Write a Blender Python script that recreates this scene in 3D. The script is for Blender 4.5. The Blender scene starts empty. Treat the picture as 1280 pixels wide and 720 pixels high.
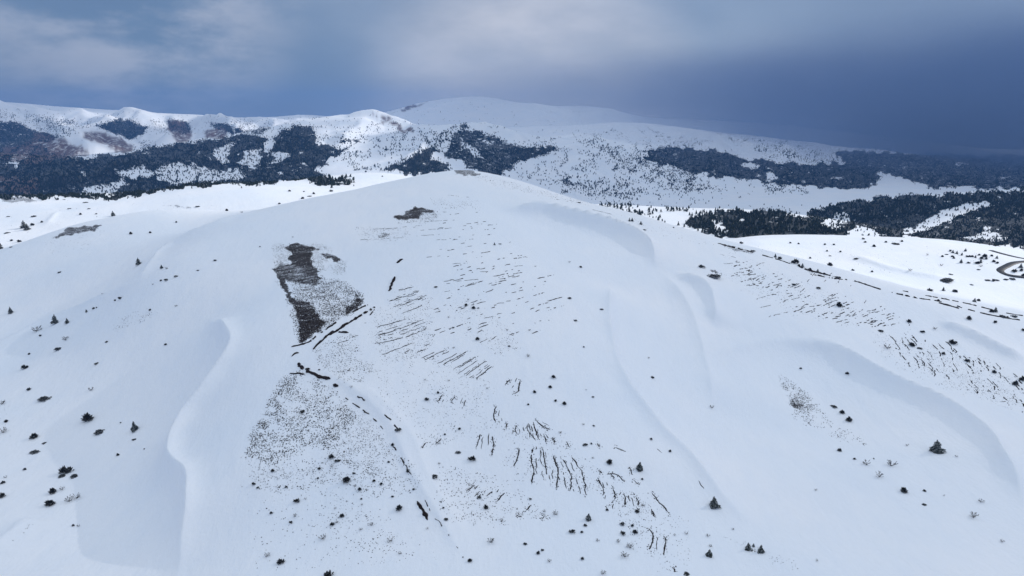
import bpy, math, random
import numpy as np
random.seed(7); rng = np.random.default_rng(7)
sc = bpy.context.scene
col = sc.collection
R = math.radians

# ------------------------------------------------------------------ camera, sky, sun, exposure
FPX, PITCH, CAMZ = 854.0, R(13.8), 0.0
SUN_AZ, SUN_EL = R(68), R(29)            # clockwise from the view direction (+Y)
cam_d = bpy.data.cameras.new('camera'); cam = bpy.data.objects.new('camera', cam_d); col.objects.link(cam)
cam.location = (0, 0, CAMZ); cam.rotation_euler = (math.pi/2 - PITCH, 0, 0)
cam_d.sensor_width = 36; cam_d.lens = FPX/1280*36; cam_d.clip_start = 1; cam_d.clip_end = 60000
sc.camera = cam

class NT:
    def __init__(s, tree): s.t = tree; s.n = tree.nodes; s.n.clear()
    def add(s, typ, **kw):
        n = s.n.new(typ)
        for k, v in kw.items():
            if k.startswith('i_'):
                key = k[2:]; key = int(key) if key.isdigit() else key.replace('_', ' ')
                n.inputs[key].default_value = v
            else: setattr(n, k, v)
        return n
    def l(s, a, b): s.t.links.new(a, b)
    def math(s, op, a, b=None, clamp=False):
        n = s.n.new('ShaderNodeMath'); n.operation = op; n.use_clamp = clamp
        for i, v in enumerate((a, b)):
            if v is None: continue
            if isinstance(v, (int, float)): n.inputs[i].default_value = v
            else: s.l(v, n.inputs[i])
        return n.outputs[0]
    def mix(s, f, a, b):
        n = s.n.new('ShaderNodeMix'); n.data_type = 'RGBA'
        for sock, v in ((n.inputs[0], f), (n.inputs[6], a), (n.inputs[7], b)):
            if isinstance(v, (int, float)): sock.default_value = v
            elif isinstance(v, tuple): sock.default_value = (*v, 1)
            else: s.l(v, sock)
        return n.outputs[2]
    def ramp(s, f, lo, hi):
        n = s.n.new('ShaderNodeMapRange'); n.interpolation_type = 'SMOOTHSTEP'
        n.inputs[1].default_value = lo; n.inputs[2].default_value = hi
        s.l(f, n.inputs[0]); return n.outputs[0]
    def noise(s, vec, scale, detail=4, rough=.55):
        n = s.add('ShaderNodeTexNoise'); n.inputs['Scale'].default_value = scale
        n.inputs['Detail'].default_value = detail; n.inputs['Roughness'].default_value = rough
        if vec is not None: s.l(vec, n.inputs['Vector'])
        return n.outputs[0]

def pxdir(px, py):
    xc, yc = (px-640)/FPX, (360-py)/FPX
    v = np.array([xc, math.cos(PITCH)+yc*math.sin(PITCH), -math.sin(PITCH)+yc*math.cos(PITCH)])
    return v/np.linalg.norm(v)

world = bpy.data.worlds.new('World'); sc.world = world; world.use_nodes = True
W = NT(world.node_tree)
SKYK = 0.1
bg = W.add('ShaderNodeBackground'); bg.inputs[1].default_value = SKYK
wo = W.add('ShaderNodeOutputWorld'); W.l(bg.outputs[0], wo.inputs[0])
sky = W.add('ShaderNodeTexSky'); sky.sky_type = 'NISHITA'; sky.sun_disc = False
sky.sun_elevation = SUN_EL; sky.sun_rotation = SUN_AZ; sky.altitude = 1500
tc = W.add('ShaderNodeTexCoord'); gen = tc.outputs['Generated']
sep = W.add('ShaderNodeSeparateXYZ'); W.l(gen, sep.inputs[0])
def glow(px, py, inner, outer):          # smooth lobe of cloud round a direction, 1 inside
    d = pxdir(px, py)
    vm = W.add('ShaderNodeVectorMath', operation='DOT_PRODUCT'); W.l(gen, vm.inputs[0]); vm.inputs[1].default_value = d
    return W.ramp(vm.outputs['Value'], math.cos(R(outer)), math.cos(R(inner)))
mp = W.add('ShaderNodeMapping'); W.l(gen, mp.inputs[0]); mp.inputs['Scale'].default_value = (1, 1, 2.6)
n1 = W.noise(mp.outputs[0], 2.2, 6, .55)
n2 = W.noise(mp.outputs[0], 4.2, 5, .5)
n3 = W.noise(mp.outputs[0], 5.5, 6, .6)
elev = sep.outputs[2]
def c10(r, g, b): return (r/SKYK, g/SKYK, b/SKYK)
up = W.ramp(elev, .12, .60)
base = W.mix(W.ramp(n1, .35, .68), c10(.125, .205, .34), c10(.215, .29, .42))
base = W.mix(up, base, c10(.86, .975, 1.10))
e1 = W.math('MULTIPLY', glow(700, 60, 2, 32), .5)
base = W.mix(e1, base, c10(.36, .43, .55))
e1 = W.math('MULTIPLY', W.math('MULTIPLY', glow(665, 165, 0.5, 16), W.math('ADD', W.math('MULTIPLY', W.ramp(n1, .30, .62), .5), .5)), .85)
base = W.mix(e1, base, c10(1.0, .95, .95))
e2 = W.math('MULTIPLY', glow(250, 140, 1, 15), .75)
base = W.mix(e2, base, c10(.115, .20, .335))
e2 = W.math('MULTIPLY', W.math('MULTIPLY', glow(150, -15, 1, 14), W.ramp(n3, .36, .64)), .6)
base = W.mix(e2, base, c10(.66, .66, .73))
base = W.mix(W.math('MULTIPLY', W.ramp(n2, .48, .70), .22), base, c10(.40, .45, .56))
base = W.mix(W.math('MULTIPLY', W.ramp(n1, .60, .35), .25), base, c10(.12, .17, .28))
e3 = W.math('MULTIPLY', glow(1330, 170, 3, 24), .8)
base = W.mix(e3, base, c10(.17, .225, .35))
mx = W.mix(.82, sky.outputs[0], base)
W.l(mx, bg.inputs[0])

sd = bpy.data.lights.new('sun', 'SUN'); sd.energy = 3.0; sd.angle = R(0.55); sd.color = (1, .95, .88)
sun = bpy.data.objects.new('sun', sd); col.objects.link(sun)
SUN = np.array([math.sin(SUN_AZ)*math.cos(SUN_EL), math.cos(SUN_AZ)*math.cos(SUN_EL), math.sin(SUN_EL)])
from mathutils import Vector
sun.rotation_euler = Vector(SUN).to_track_quat('Z', 'Y').to_euler()
vs = sc.view_settings; vs.view_transform = 'Standard'; vs.look = 'None'; vs.exposure = 0.09; vs.gamma = 1; vs.use_curve_mapping = False
sc.cycles.max_bounces = 6; sc.cycles.diffuse_bounces = 3; sc.cycles.volume_bounces = 1; sc.cycles.transparent_max_bounces = 16
sc.cycles.volume_step_rate = 2.0; sc.cycles.volume_max_steps = 128
sc.cycles.use_denoising = True

# ------------------------------------------------------------------ helpers
def tag(o, label=None, cat=None, group=None, kind=None):
    if label: o['label'] = label
    if cat: o['category'] = cat
    if group: o['group'] = group
    if kind: o['kind'] = kind
    return o
def add_mesh(name, V, F, mats, parent=None, smooth=True, midx=None):
    me = bpy.data.meshes.new(name)
    V = np.asarray(V, dtype=np.float32); 
    if isinstance(F, np.ndarray):
        k = F.shape[1]; n = len(F)
        me.vertices.add(len(V)); me.vertices.foreach_set('co', V.ravel())
        me.loops.add(n*k); me.loops.foreach_set('vertex_index', F.astype(np.int32).ravel())
        me.polygons.add(n); me.polygons.foreach_set('loop_start', np.arange(0, n*k, k, dtype=np.int32))
        me.update(calc_edges=True)
    else: me.from_pydata(V.tolist(), [], F)
    for m in (mats if isinstance(mats, (list, tuple)) else [mats]): me.materials.append(m)
    if midx is not None: me.polygons.foreach_set('material_index', np.asarray(midx, np.int32))
    me.polygons.foreach_set('use_smooth', np.full(len(me.polygons), smooth)); me.update()
    o = bpy.data.objects.new(name, me); col.objects.link(o)
    if parent: o.parent = parent
    return o
def _h(ix, iy, s):
    n = (ix*374761393 + iy*668265263 + s*974634777) & 0xffffffff
    n = ((n ^ (n >> 13))*1274126177) & 0xffffffff
    return ((n ^ (n >> 16)) & 0xffff)/65535.0
def vnoise(x, y, s=0):
    ix, iy = np.floor(x).astype(np.int64), np.floor(y).astype(np.int64)
    fx, fy = x-ix, y-iy; u, v = fx*fx*fx*(fx*(fx*6-15)+10), fy*fy*fy*(fy*(fy*6-15)+10)
    a, b, c, d = _h(ix, iy, s), _h(ix+1, iy, s), _h(ix, iy+1, s), _h(ix+1, iy+1, s)
    return (a*(1-u)+b*u)*(1-v) + (c*(1-u)+d*u)*v
def fbm(x, y, o=4, s=0, g=.5):
    r = 0; a = 1; t = 0
    for i in range(o):
        r = r + a*(vnoise(x, y, s+i)-.5); t += a; a *= g; x, y = x*2.03+17.1, y*2.03-9.2
    return r/t*2
def ridged(x, y, o=4, s=0):
    r = 0; a = 1; t = 0
    for i in range(o):
        r = r + a*(1-np.abs(2*vnoise(x, y, s+i)-1)); t += a; a *= .5; x, y = x*2.07+5.3, y*2.07+1.9
    return r/t
def sstep(x, a, b):
    t = np.clip((x-a)/(b-a), 0, 1); return t*t*(3-2*t)
def tpy(py):                              # drop per metre forward for picture row py
    return math.tan(PITCH + math.atan((np.asarray(py)-360)/FPX)) if np.isscalar(py) else np.tan(PITCH+np.arctan((np.asarray(py)-360)/FPX))
def proj(x, y, z):
    f = y*math.cos(PITCH) - z*math.sin(PITCH); u = y*math.sin(PITCH) + z*math.cos(PITCH)
    return 640+FPX*x/f, 360-FPX*u/f
def pt_z(px, py, z):                      # point at height z seen at (px,py)
    Y = -z/tpy(py); f = Y*math.cos(PITCH)-z*math.sin(PITCH)
    return ((px-640)/FPX*f, Y, z)
def pt_y(px, py, Y):
    z = -tpy(py)*Y; f = Y*math.cos(PITCH)-z*math.sin(PITCH)
    return ((px-640)/FPX*f, Y, z)
def pt_xy(px, Y, z):
    f = Y*math.cos(PITCH)-z*math.sin(PITCH); return ((px-640)/FPX*f, Y, z)
class TPS:
    def __init__(s, pts, sc_, lam=0.0):
        P = np.array(pts, float); s.sc = sc_; s.p = P[:, :2]/sc_; z = P[:, 2]; n = len(P)
        K = s.k(np.hypot(s.p[:, None, 0]-s.p[None, :, 0], s.p[:, None, 1]-s.p[None, :, 1])) + lam*np.eye(n)
        A = np.zeros((n+3, n+3)); A[:n, :n] = K; A[:n, n] = 1; A[:n, n+1:] = s.p; A[n, :n] = 1; A[n+1:, :n] = s.p.T
        s.w = np.linalg.solve(A, np.concatenate([z, [0, 0, 0]]))
    @staticmethod
    def k(r): return np.where(r > 1e-9, r*r*np.log(r+1e-12), 0)
    def __call__(s, x, y):
        sh = x.shape; x = x.ravel()/s.sc; y = y.ravel()/s.sc; out = np.empty_like(x)
        n = len(s.p)
        for i in range(0, len(x), 60000):
            a, b = x[i:i+60000], y[i:i+60000]
            r2 = (a[:, None]-s.p[:, 0])**2 + (b[:, None]-s.p[:, 1])**2
            out[i:i+60000] = (.5*r2*np.log(r2+1e-16))@s.w[:n] + s.w[n] + s.w[n+1]*a + s.w[n+2]*b
        return out.reshape(sh)
def in_poly(px, py, poly):
    r = np.zeros(px.shape, bool); n = len(poly)
    for i in range(n):
        x0, y0 = poly[i]; x1, y1 = poly[(i+1) % n]
        if y0 == y1: continue
        c = ((y0 > py) != (y1 > py)) & (px < (x1-x0)*(py-y0)/(y1-y0)+x0); r ^= c
    return r

# ------------------------------------------------------------------ terrain: near snow hills
A = []
z = lambda px, *rows: A.extend(pt_z(px, py, zz) for py, zz in rows)
z(-250, (720, -133), (560, -140), (470, -142), (400, -142))
z(0, (720, -136), (660, -138), (600, -139), (500, -140), (455, -139), (432, -135.5), (418, -139), (370, -129), (335, -120), (319, -115))
z(100, (720, -136), (600, -137), (500, -134), (450, -130), (415, -127), (399, -123.5), (390, -127), (340, -113), (300, -103), (279, -98.5))
z(200, (720, -136.5), (650, -137.5), (600, -136), (540, -132), (480, -124), (420, -114), (370, -102), (337, -93.5), (325, -97), (300, -94), (270, -90), (262, -88))
z(300, (720, -130), (600, -125), (500, -115), (430, -106), (370, -95), (320, -84), (290, -76), (279, -73.5), (268, -84))
z(400, (720, -129), (600, -121), (500, -109), (430, -99), (370, -89.5), (320, -80), (280, -69), (250, -60.5))
z(480, (720, -128), (600, -120), (500, -107), (400, -92), (320, -76), (270, -64), (231, -52))
z(575, (720, -128), (640, -124.5), (560, -117), (480, -105), (400, -91), (330, -76), (270, -61), (235, -50.5), (212, -43))
z(680, (720, -128.5), (640, -125.5), (560, -118), (480, -107), (400, -93.5), (330, -80), (280, -69), (240, -57))
z(780, (720, -129), (640, -128), (560, -124), (480, -114.5), (400, -101), (340, -88), (300, -78), (266, -69))
z(880, (720, -130), (640, -131.5), (560, -131), (480, -122), (400, -108), (350, -95), (320, -88), (295, -81))
z(1000, (720, -130), (640, -132.5), (560, -132), (480, -126), (430, -117.5), (380, -107), (345, -98), (334, -95))
z(1130, (720, -131), (640, -133.5), (560, -133), (500, -129), (440, -122), (390, -112.5), (368, -107))
z(1280, (720, -133), (640, -136), (560, -137), (480, -131), (430, -124), (403, -118))
z(1500, (720, -138), (560, -140), (420, -128))
# plateau beyond the right shoulder
z(930, (312, -116), (302, -118))
z(1000, (325, -117), (310, -117), (299, -117))
z(1080, (343, -118), (320, -116), (297.5, -115))
z(1160, (362, -120), (335, -119), (315, -115), (302, -114))
z(1240, (378, -124), (352, -123), (332, -118), (315, -116))
z(1300, (388, -127), (355, -125), (338, -120), (324, -118))
z(1500, (390, -138), (350, -132), (330, -130))
y_ = lambda *rows: A.extend(pt_xy(px, Y, zz) for px, Y, zz in rows)
y_((940, 760, -127), (1000, 770, -127), (1080, 760, -128), (1160, 740, -126), (1240, 700, -126), (1320, 660, -130),
   (950, 900, -150), (1060, 900, -152), (1160, 880, -158), (1260, 850, -160), (1400, 820, -165), (1600, 800, -170))
y_((620, 760, -66), (640, 860, -100), (720, 700, -88), (780, 660, -98), (850, 600, -110), (700, 900, -135), (800, 880, -148), (880, 880, -152), (880, 700, -135))
# behind the left skylines, then the sunlit hills
y_((0, 660, -124), (0, 760, -134), (75, 740, -124), (130, 780, -124), (200, 790, -118), (-200, 700, -140), (-200, 900, -140), (300, 720, -92), (300, 820, -108), (250, 620, -96))
y_((400, 640, -72), (500, 700, -72), (575, 760, -70), (420, 820, -100), (500, 900, -104))
for px, py, Y in ((0, 245, 1060), (80, 246, 1020), (160, 247, 1000), (200, 239, 1020), (240, 230.5, 1050), (330, 229, 1080), (400, 231, 1100), (440, 217, 1280), (480, 216, 1300), (520, 221, 1290), (-150, 247, 1060),
                  (30, 275, 850), (120, 262, 880), (240, 248, 900), (330, 240, 930), (400, 238, 980), (440, 229, 1130)):
    A.append(pt_y(px, py, Y))
y_((0, 1300, -150), (100, 1250, -150), (200, 1300, -150), (330, 1400, -150), (420, 1560, -150), (500, 1600, -150), (-200, 1300, -150), (570, 1400, -130), (620, 1150, -130))
for px, py, Y in ((780, 256, 1290), (800, 275, 1080), (860, 262, 1220), (860, 283, 1000), (930, 262, 1230), (930, 285, 990), (1000, 268, 1180), (1050, 285, 1020), (720, 262, 1180)):
    A.append(pt_y(px, py, Y))
y_((760, 1500, -200), (860, 1500, -205), (950, 1480, -210), (1050, 1400, -215), (1150, 1300, -215), (1280, 1200, -220), (1500, 1100, -220), (650, 1500, -180))
near = TPS(A, 300.0, 2e-6)

# ------------------------------------------------------------------ terrain: valley, forest hills, mountains
B = []
p = lambda *rows: B.extend(pt_y(px, py, Y) for px, py, Y in rows)
q = lambda *rows: B.extend(pt_xy(px, Y, zz) for px, Y, zz in rows)
# left dark ridge
p((-250, 190, 3500), (0, 192, 3500), (60, 199, 3450), (100, 198, 3400), (170, 189, 3500), (220, 181, 3600), (270, 173, 3750), (310, 167, 3900), (345, 160, 4000))
p((0, 220, 2700), (100, 222, 2700), (200, 207, 2900), (300, 206, 2800), (150, 216, 2500), (250, 222, 2400), (0, 245, 2100), (150, 247, 2050), (250, 232, 2100), (340, 228, 2200), (-250, 240, 2200))
# sunlit cap and slopes right of it
p((375, 152, 4200), (400, 148, 4300), (430, 145.5, 4350), (465, 145, 4350), (490, 153, 4250), (515, 166, 4100))
p((380, 175, 3500), (430, 170, 3800), (400, 210, 2600), (440, 212, 2500), (470, 190, 3000), (520, 172, 3700), (545, 182, 3300), (500, 212, 2400), (480, 175, 3650))
# forest cone
p((560, 172, 3500), (588, 157, 3800), (615, 168, 3600), (650, 186, 3300), (680, 186, 3200), (560, 210, 2500), (620, 215, 2500), (600, 190, 2900), (535, 200, 2700))
# snow bump and long ridge on the right
p((700, 190, 3500), (740, 187, 3600), (790, 196, 3500), (840, 222, 3150), (650, 212, 2900), (720, 215, 2950), (780, 228, 2900), (700, 240, 2500), (770, 250, 2650), (850, 258, 2500))
p((620, 163, 5200), (700, 161, 5300), (790, 154, 5500), (830, 158, 5500), (900, 167, 5500), (1000, 178, 5400), (1150, 194, 5200), (1280, 205, 5000), (1500, 205, 5000), (690, 178, 4300), (760, 178, 4400))
p((850, 185, 4700), (950, 195, 4500), (1060, 207, 4200), (900, 215, 3800), (1000, 222, 3650), (1090, 228, 3500), (900, 240, 3000), (960, 248, 2750), (1060, 238, 3100), (1160, 237, 3150), (1280, 228, 3500), (960, 262, 2450), (880, 266, 2350), (1500, 228, 3500))
# right forest hills
p((1010, 266, 1850), (1050, 254, 1950), (1100, 249, 2000), (1180, 243.5, 2050), (1230, 241, 2050), (1280, 236, 2100), (1500, 232, 2100), (1030, 290, 1350), (1100, 293, 1250), (1180, 296, 1200), (1250, 305, 1100), (1120, 270, 1550), (1190, 270, 1500), (1260, 270, 1450), (1400, 290, 1100))
q((1050, 2350, -290), (1120, 2400, -290), (1200, 2500, -295), (1320, 2500, -300), (1010, 2150, -290), (980, 1700, -290), (900, 1750, -285), (800, 1900, -290), (700, 2000, -280), (600, 1900, -260))
q((0, 1500, -230), (200, 1500, -230), (400, 1700, -235), (-250, 1500, -240), (500, 1900, -250))
q((0, 4300, -230), (100, 4200, -240), (200, 4300, -220), (300, 4700, -150), (-250, 4300, -230), (375, 5200, -120), (430, 5400, -110), (500, 5000, -150), (590, 4500, -150))
q((650, 6600, -160), (790, 6800, -150), (950, 6800, -260), (1150, 6600, -320), (1300, 6500, -330))
mid = TPS(B, 1500.0, 1e-5)

Cc = []
p = lambda *rows: Cc.extend(pt_y(px, py, Y) for px, py, Y in rows)
q = lambda *rows: Cc.extend(pt_xy(px, Y, zz) for px, Y, zz in rows)
p((-300, 124, 7600), (-100, 123, 7500), (0, 125.5, 7400), (50, 131, 7400), (100, 132.5, 7500), (150, 135, 7500), (175, 136, 7500), (200, 141, 7600), (225, 146, 7700), (247, 142, 7600), (280, 147, 7700), (310, 148, 7800), (345, 144, 7800), (380, 141.5, 7900), (415, 144, 8000), (440, 148, 8000))
p((490, 137, 8300), (515, 129, 8400), (540, 124.5, 8500), (575, 122, 8600), (600, 121, 8600), (640, 127, 8600), (680, 133, 8500), (715, 132, 8500), (745, 134, 8500), (770, 139, 8500), (800, 146, 8600), (850, 149, 9000), (950, 157, 9000), (1100, 172, 9000), (1280, 190, 9000), (1500, 190, 9000))
p((0, 165, 5600), (100, 190, 4900), (50, 150, 6300), (160, 185, 5100), (130, 150, 6700), (210, 180, 5300), (240, 160, 6200), (290, 165, 5600), (340, 158, 6000), (200, 155, 6400), (400, 155, 6500), (560, 148, 7000), (620, 150, 7000), (700, 152, 7000), (500, 150, 6900), (800, 162, 7200), (1000, 185, 7000), (1280, 205, 7000), (-300, 170, 5500))
p((85, 172, 5600), (150, 152, 6600), (185, 168, 5800), (228, 164, 6150), (262, 170, 5600))
q((0, 4600, -330), (200, 4500, -330), (400, 5000, -300), (600, 5600, -300), (800, 6000, -320), (1000, 6000, -400), (1280, 6000, -420), (-300, 4500, -330))
for px in range(-300, 1501, 150): q((px, 10200, -100 if px < 900 else -420), (px, 12500, -350 if px < 900 else -450))
far = TPS(Cc, 4000.0, 1e-5)

# spurs and side ridges of the far mountains (crest lines running down towards the valley)
def spur_h(surface, lines, x, y):
    out = np.zeros(x.shape)
    for pts, amp, wd in lines:
        W_ = []
        for a, b in smooth_line(pts, 4):
            d = pxdir(a, b); s = np.arange(2200, 10500, 12.); hh = surface(d[0]*s, d[1]*s); k = np.argmax(hh > d[2]*s)
            if hh[k] > d[2]*s[k]: W_.append((d[0]*s[k], d[1]*s[k]))
        W_ = np.array(W_); m = (x > W_[:, 0].min()-4*wd) & (x < W_[:, 0].max()+4*wd) & (y > W_[:, 1].min()-4*wd) & (y < W_[:, 1].max()+4*wd)
        X, Y = x[m], y[m]; X = X+fbm(X/260, Y/260, 3, 15)*wd*.5; best = np.full(X.shape, 1e12); par = np.zeros(X.shape)
        for i in range(len(W_)-1):
            a, d = W_[i], W_[i+1]-W_[i]; t = np.clip(((X-a[0])*d[0]+(Y-a[1])*d[1])/(d@d+1e-9), 0, 1)
            q_ = (X-a[0]-t*d[0])**2+(Y-a[1]-t*d[1])**2; k = q_ < best; best[k] = q_[k]; par[k] = (i+t[k])/(len(W_)-1)
        out[m] = np.maximum(out[m], amp*np.exp(-np.sqrt(best+(.12*wd)**2)/wd)*sstep(par, 0, .38)*sstep(1-par, -.1, .3))
    return out
SP_FAR = [([(52,134),(40,148),(62,165),(100,186),(120,192)], 150, 230), ([(100,134),(95,148),(130,165),(165,185)], 120, 200), ([(150,137),(165,148),(190,162),(200,176)], 150, 210), ([(200,143),(222,152),(215,168),(190,182)], 110, 170),
 ([(247,143),(262,152),(290,165),(300,170)], 130, 190), ([(300,149),(330,155),(345,165)], 90, 170), ([(10,128),(0,150),(20,166)], 140, 220), ([(380,143),(372,150),(360,158)], 60, 160),
 ([(600,123),(560,138),(520,152)], 80, 300), ([(640,129),(690,143),(705,154)], 80, 280), ([(545,126),(500,142),(490,152)], 70, 260), ([(745,135),(770,148),(800,156)], 80, 260)]
SP_MID = [([(430,147),(470,151),(520,168),(560,188)], 55, 110), ([(590,159),(562,178),(530,200),(505,213)], 60, 100), ([(590,159),(625,175),(660,188)], 55, 100), ([(385,153),(368,180),(355,215)], 60, 120), ([(462,147),(445,172),(425,200)], 50, 110),
 ([(345,160),(325,185),(310,210)], 45, 110), ([(270,175),(255,195),(230,215)], 45, 110), ([(170,191),(160,210),(140,230)], 45, 110), ([(700,162),(745,184),(800,198),(850,222)], 50, 120), ([(790,156),(860,172),(930,188),(1000,204)], 60, 150), ([(660,208),(700,196),(740,188)], 35, 90),
 ([(880,168),(900,185),(890,215),(900,238)], 50, 120), ([(960,175),(980,195),(980,220),(1000,236)], 50, 120), ([(740,188),(735,215),(760,240)], 35, 90), ([(850,162),(840,185),(800,200)], 40, 110), ([(100,199),(80,220),(60,240)], 40, 110)]
# drifted lips of wind-packed snow: world polylines, high side to the right / uphill, dropping to the left
def wline(pts, zg):
    o = []
    for px, py in pts: o.append(pt_z(px, py, zg(px, py))[:2])
    return np.array(o)
def smooth_line(P, n=8):
    P = np.array(P, float); out = []
    for i in range(len(P)-1):
        p0, p1, p2, p3 = P[max(i-1, 0)], P[i], P[i+1], P[min(i+2, len(P)-1)]
        for k in range(n):
            t = k/n; out.append(.5*((2*p1)+(-p0+p2)*t+(2*p0-5*p1+4*p2-p3)*t*t+(-p0+3*p1-3*p2+p3)*t**3))
    out.append(P[-1]); return np.array(out)

NAZ, AZ0, AZ1 = 1160, R(-55), R(55)
r_near = np.concatenate([np.linspace(70, 130, 30, endpoint=False), 130*(1500/130)**np.linspace(0, 1, 440)])
r_far = 1500*(13000/1500)**np.linspace(0, 1, 330)
def base_h(x, y):
    r = np.hypot(x, y)
    h = np.full(x.shape, -1e4)
    m = r < 2300; h[m] = near(x[m], y[m])
    m2 = r > 900
    hm = mid(x[m2], y[m2]); rr = r[m2]
    hm = hm + spur_h(mid, SP_MID, x[m2], y[m2])*1.2 + sstep(rr, 1700, 3500)*((ridged(x[m2]/520, y[m2]/620, 5, 3)-.6)*40 + fbm(x[m2]/150, y[m2]/150, 3, 9)*5)*np.where(hm < -270, .15, 1)
    hf = far(x[m2], y[m2])
    ym = y[m2]; hf = hf + spur_h(far, SP_FAR, x[m2], ym)*1.0 - 22*sstep(-x[m2], 500, 1500) + (ridged(x[m2]/800+.2*ym/1700, ym/1900, 5, 21)-.62)*220*(1-.96*sstep(ym, 5900, 7200)) + fbm(x[m2]/300, y[m2]/300, 4, 31)*12*(1-.6*sstep(ym, 6500, 7300))
    hf = np.where(rr < 4200, -1e4, hf)
    wn = sstep(rr, 1450, 2000)
    hn = h[m2]
    hn = np.where(rr < 2300, hn*(1-wn) + np.minimum(hn, -330)*wn, -1e4)
    h[m2] = np.maximum(np.maximum(hn, hm), hf)
    return h
LIPS = []
def lip(pts, amp, wl, wr, flip=False, rnd=1.0):
    LIPS.append((pts, amp, wl, wr, flip, rnd))
lip([(262, 398), (284, 440), (289, 462), (262, 505), (232, 545), (215, 580), (215, 605), (234, 628), (238, 655), (228, 700), (215, 740)], 7.5, 13, 45, False, 1.8)
lip([(622, 262), (680, 270), (740, 285), (785, 300), (812, 318), (820, 340)], 6.2, 15, 32)
lip([(838, 345), (862, 357), (880, 368), (889, 385), (893, 420)], 3.8, 11, 22)
lip([(980, 436), (1020, 440), (1050, 448), (1090, 470), (1130, 490), (1180, 514), (1210, 535), (1240, 565), (1262, 600), (1285, 640)], 4.6, 15, 36)
lip([(395, 468), (430, 490), (462, 515), (485, 545), (500, 572), (520, 605), (545, 645), (575, 690), (590, 715)], .8, 3, 5)
lip([(440, 488), (470, 508), (492, 530), (515, 560), (535, 600), (560, 640), (590, 680)], .6, 3, 5, True)
lip([(1165, 402), (1210, 420), (1250, 440), (1290, 455)], 2.8, 8, 20)
lip([(762, 350), (762, 385), (763, 420), (770, 465), (785, 500), (815, 545), (860, 590), (900, 630), (960, 665)], 6.8, 30, 50, True, 17)
lip([(822, 340), (850, 375), (872, 420), (885, 470), (888, 520)], 3.2, 20, 40, False, 7)
lip([(880, 455), (930, 440), (980, 433), (1030, 438), (1060, 450)], 1.6, 14, 30, False, 5)
lip([(330, 262), (270, 286), (205, 318), (185, 345), (160, 368), (100, 392), (40, 412), (-20, 436)], 4.2, 14, 40, True, 1.5)
lip([(40, 640), (10, 665), (-30, 690)], 1.6, 8, 20)
lip([(50, 262+20), (60, 278), (73, 265)], 1.2, 9, 9)
lip([(1060, 318), (1110, 335), (1160, 345), (1200, 352)], 1.5, 12, 30)

def cast_base(px, py):                    # first hit of the smooth hill along a picture ray
    d = pxdir(px, py); s = np.arange(100, 1400, .5); X, Y, Z = d[0]*s, d[1]*s, d[2]*s
    hh = near(X, Y); i = np.argmax(hh > Z)
    return X[i], Y[i]
def lip_h(x, y):
    dz = np.zeros(x.shape); sharp = dz.copy(); wide = dz.copy()
    for pts, amp, wl, wr, flip, rnd in LIPS:
        P = smooth_line([cast_base(a, b) for a, b in pts], 5)
        xmin, ymin = P.min(0)-240; xmax, ymax = P.max(0)+240
        m = (x > xmin) & (x < xmax) & (y > ymin) & (y < ymax)
        X, Y = x[m], y[m]; best = np.full(X.shape, 1e9); sg = np.zeros(X.shape); par = np.zeros(X.shape)
        L = np.concatenate([[0], np.cumsum(np.hypot(*np.diff(P, axis=0).T))])
        for i in range(len(P)-1):
            a, d = P[i], P[i+1]-P[i]; dd = d@d
            t = np.clip(((X-a[0])*d[0]+(Y-a[1])*d[1])/dd, 0, 1)
            ex, ey = X-a[0]-t*d[0], Y-a[1]-t*d[1]; dist = np.hypot(ex, ey)
            k = dist < best; best[k] = dist[k]; cr = d[0]*ey-d[1]*ex
            sg[k] = np.sign(cr[k]); par[k] = ((L[i]+t*(L[i+1]-L[i]))/L[-1])[k]
        s = best*sg                      # positive = left of travel
        w = sstep(par, 0, .22)*sstep(1-par, 0, .2)
        s = s + fbm(X/23, Y/23, 3, 55)*1.2
        # which side is the high one: the picture's right/up side
        c = P[len(P)//2]; dv = P[len(P)//2+1]-c
        hi = -np.sign(dv[0]*0 - dv[1]*1) if abs(dv[1]) > .25*abs(dv[0]) else (1 if dv[0] > 0 else -1)
        # travel direction; the high side is the one towards +x (or +y for level lines)
        left_n = np.array([-dv[1], dv[0]]); hi = 1 if left_n@np.array([.8, .6]) > 0 else -1
        s = s*hi*(-1 if flip else 1)
        a_ = np.sqrt(s*s+rnd*rnd)-rnd*.5
        k_ = sstep(s, -rnd, rnd)
        prof = np.exp(-a_/wr)*k_ + (1.75*np.exp(-a_/wl)-.75*np.exp(-a_/(wl*3.2)))*(1-k_)
        q_ = 1.45*amp*w*prof*(1-sstep(np.abs(s), 90, 230)); nr_ = np.exp(-np.abs(s)/9.)
        dz[m] += q_; sharp[m] += q_*nr_; wide[m] += q_*(1-nr_)
    for _ in range(3):                   # even out the far flanks, keep the crests crisp
        for ax, k in ((0, 5), (1, 9)):
            c = np.cumsum(np.pad(wide, [(k+1, k) if a == ax else (0, 0) for a in (0, 1)], mode='edge'), axis=ax)
            wide = (np.take(c, range(2*k+1, c.shape[ax]), ax)-np.take(c, range(0, c.shape[ax]-2*k-1), ax))/(2*k+1)
    return sharp+wide

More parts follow.
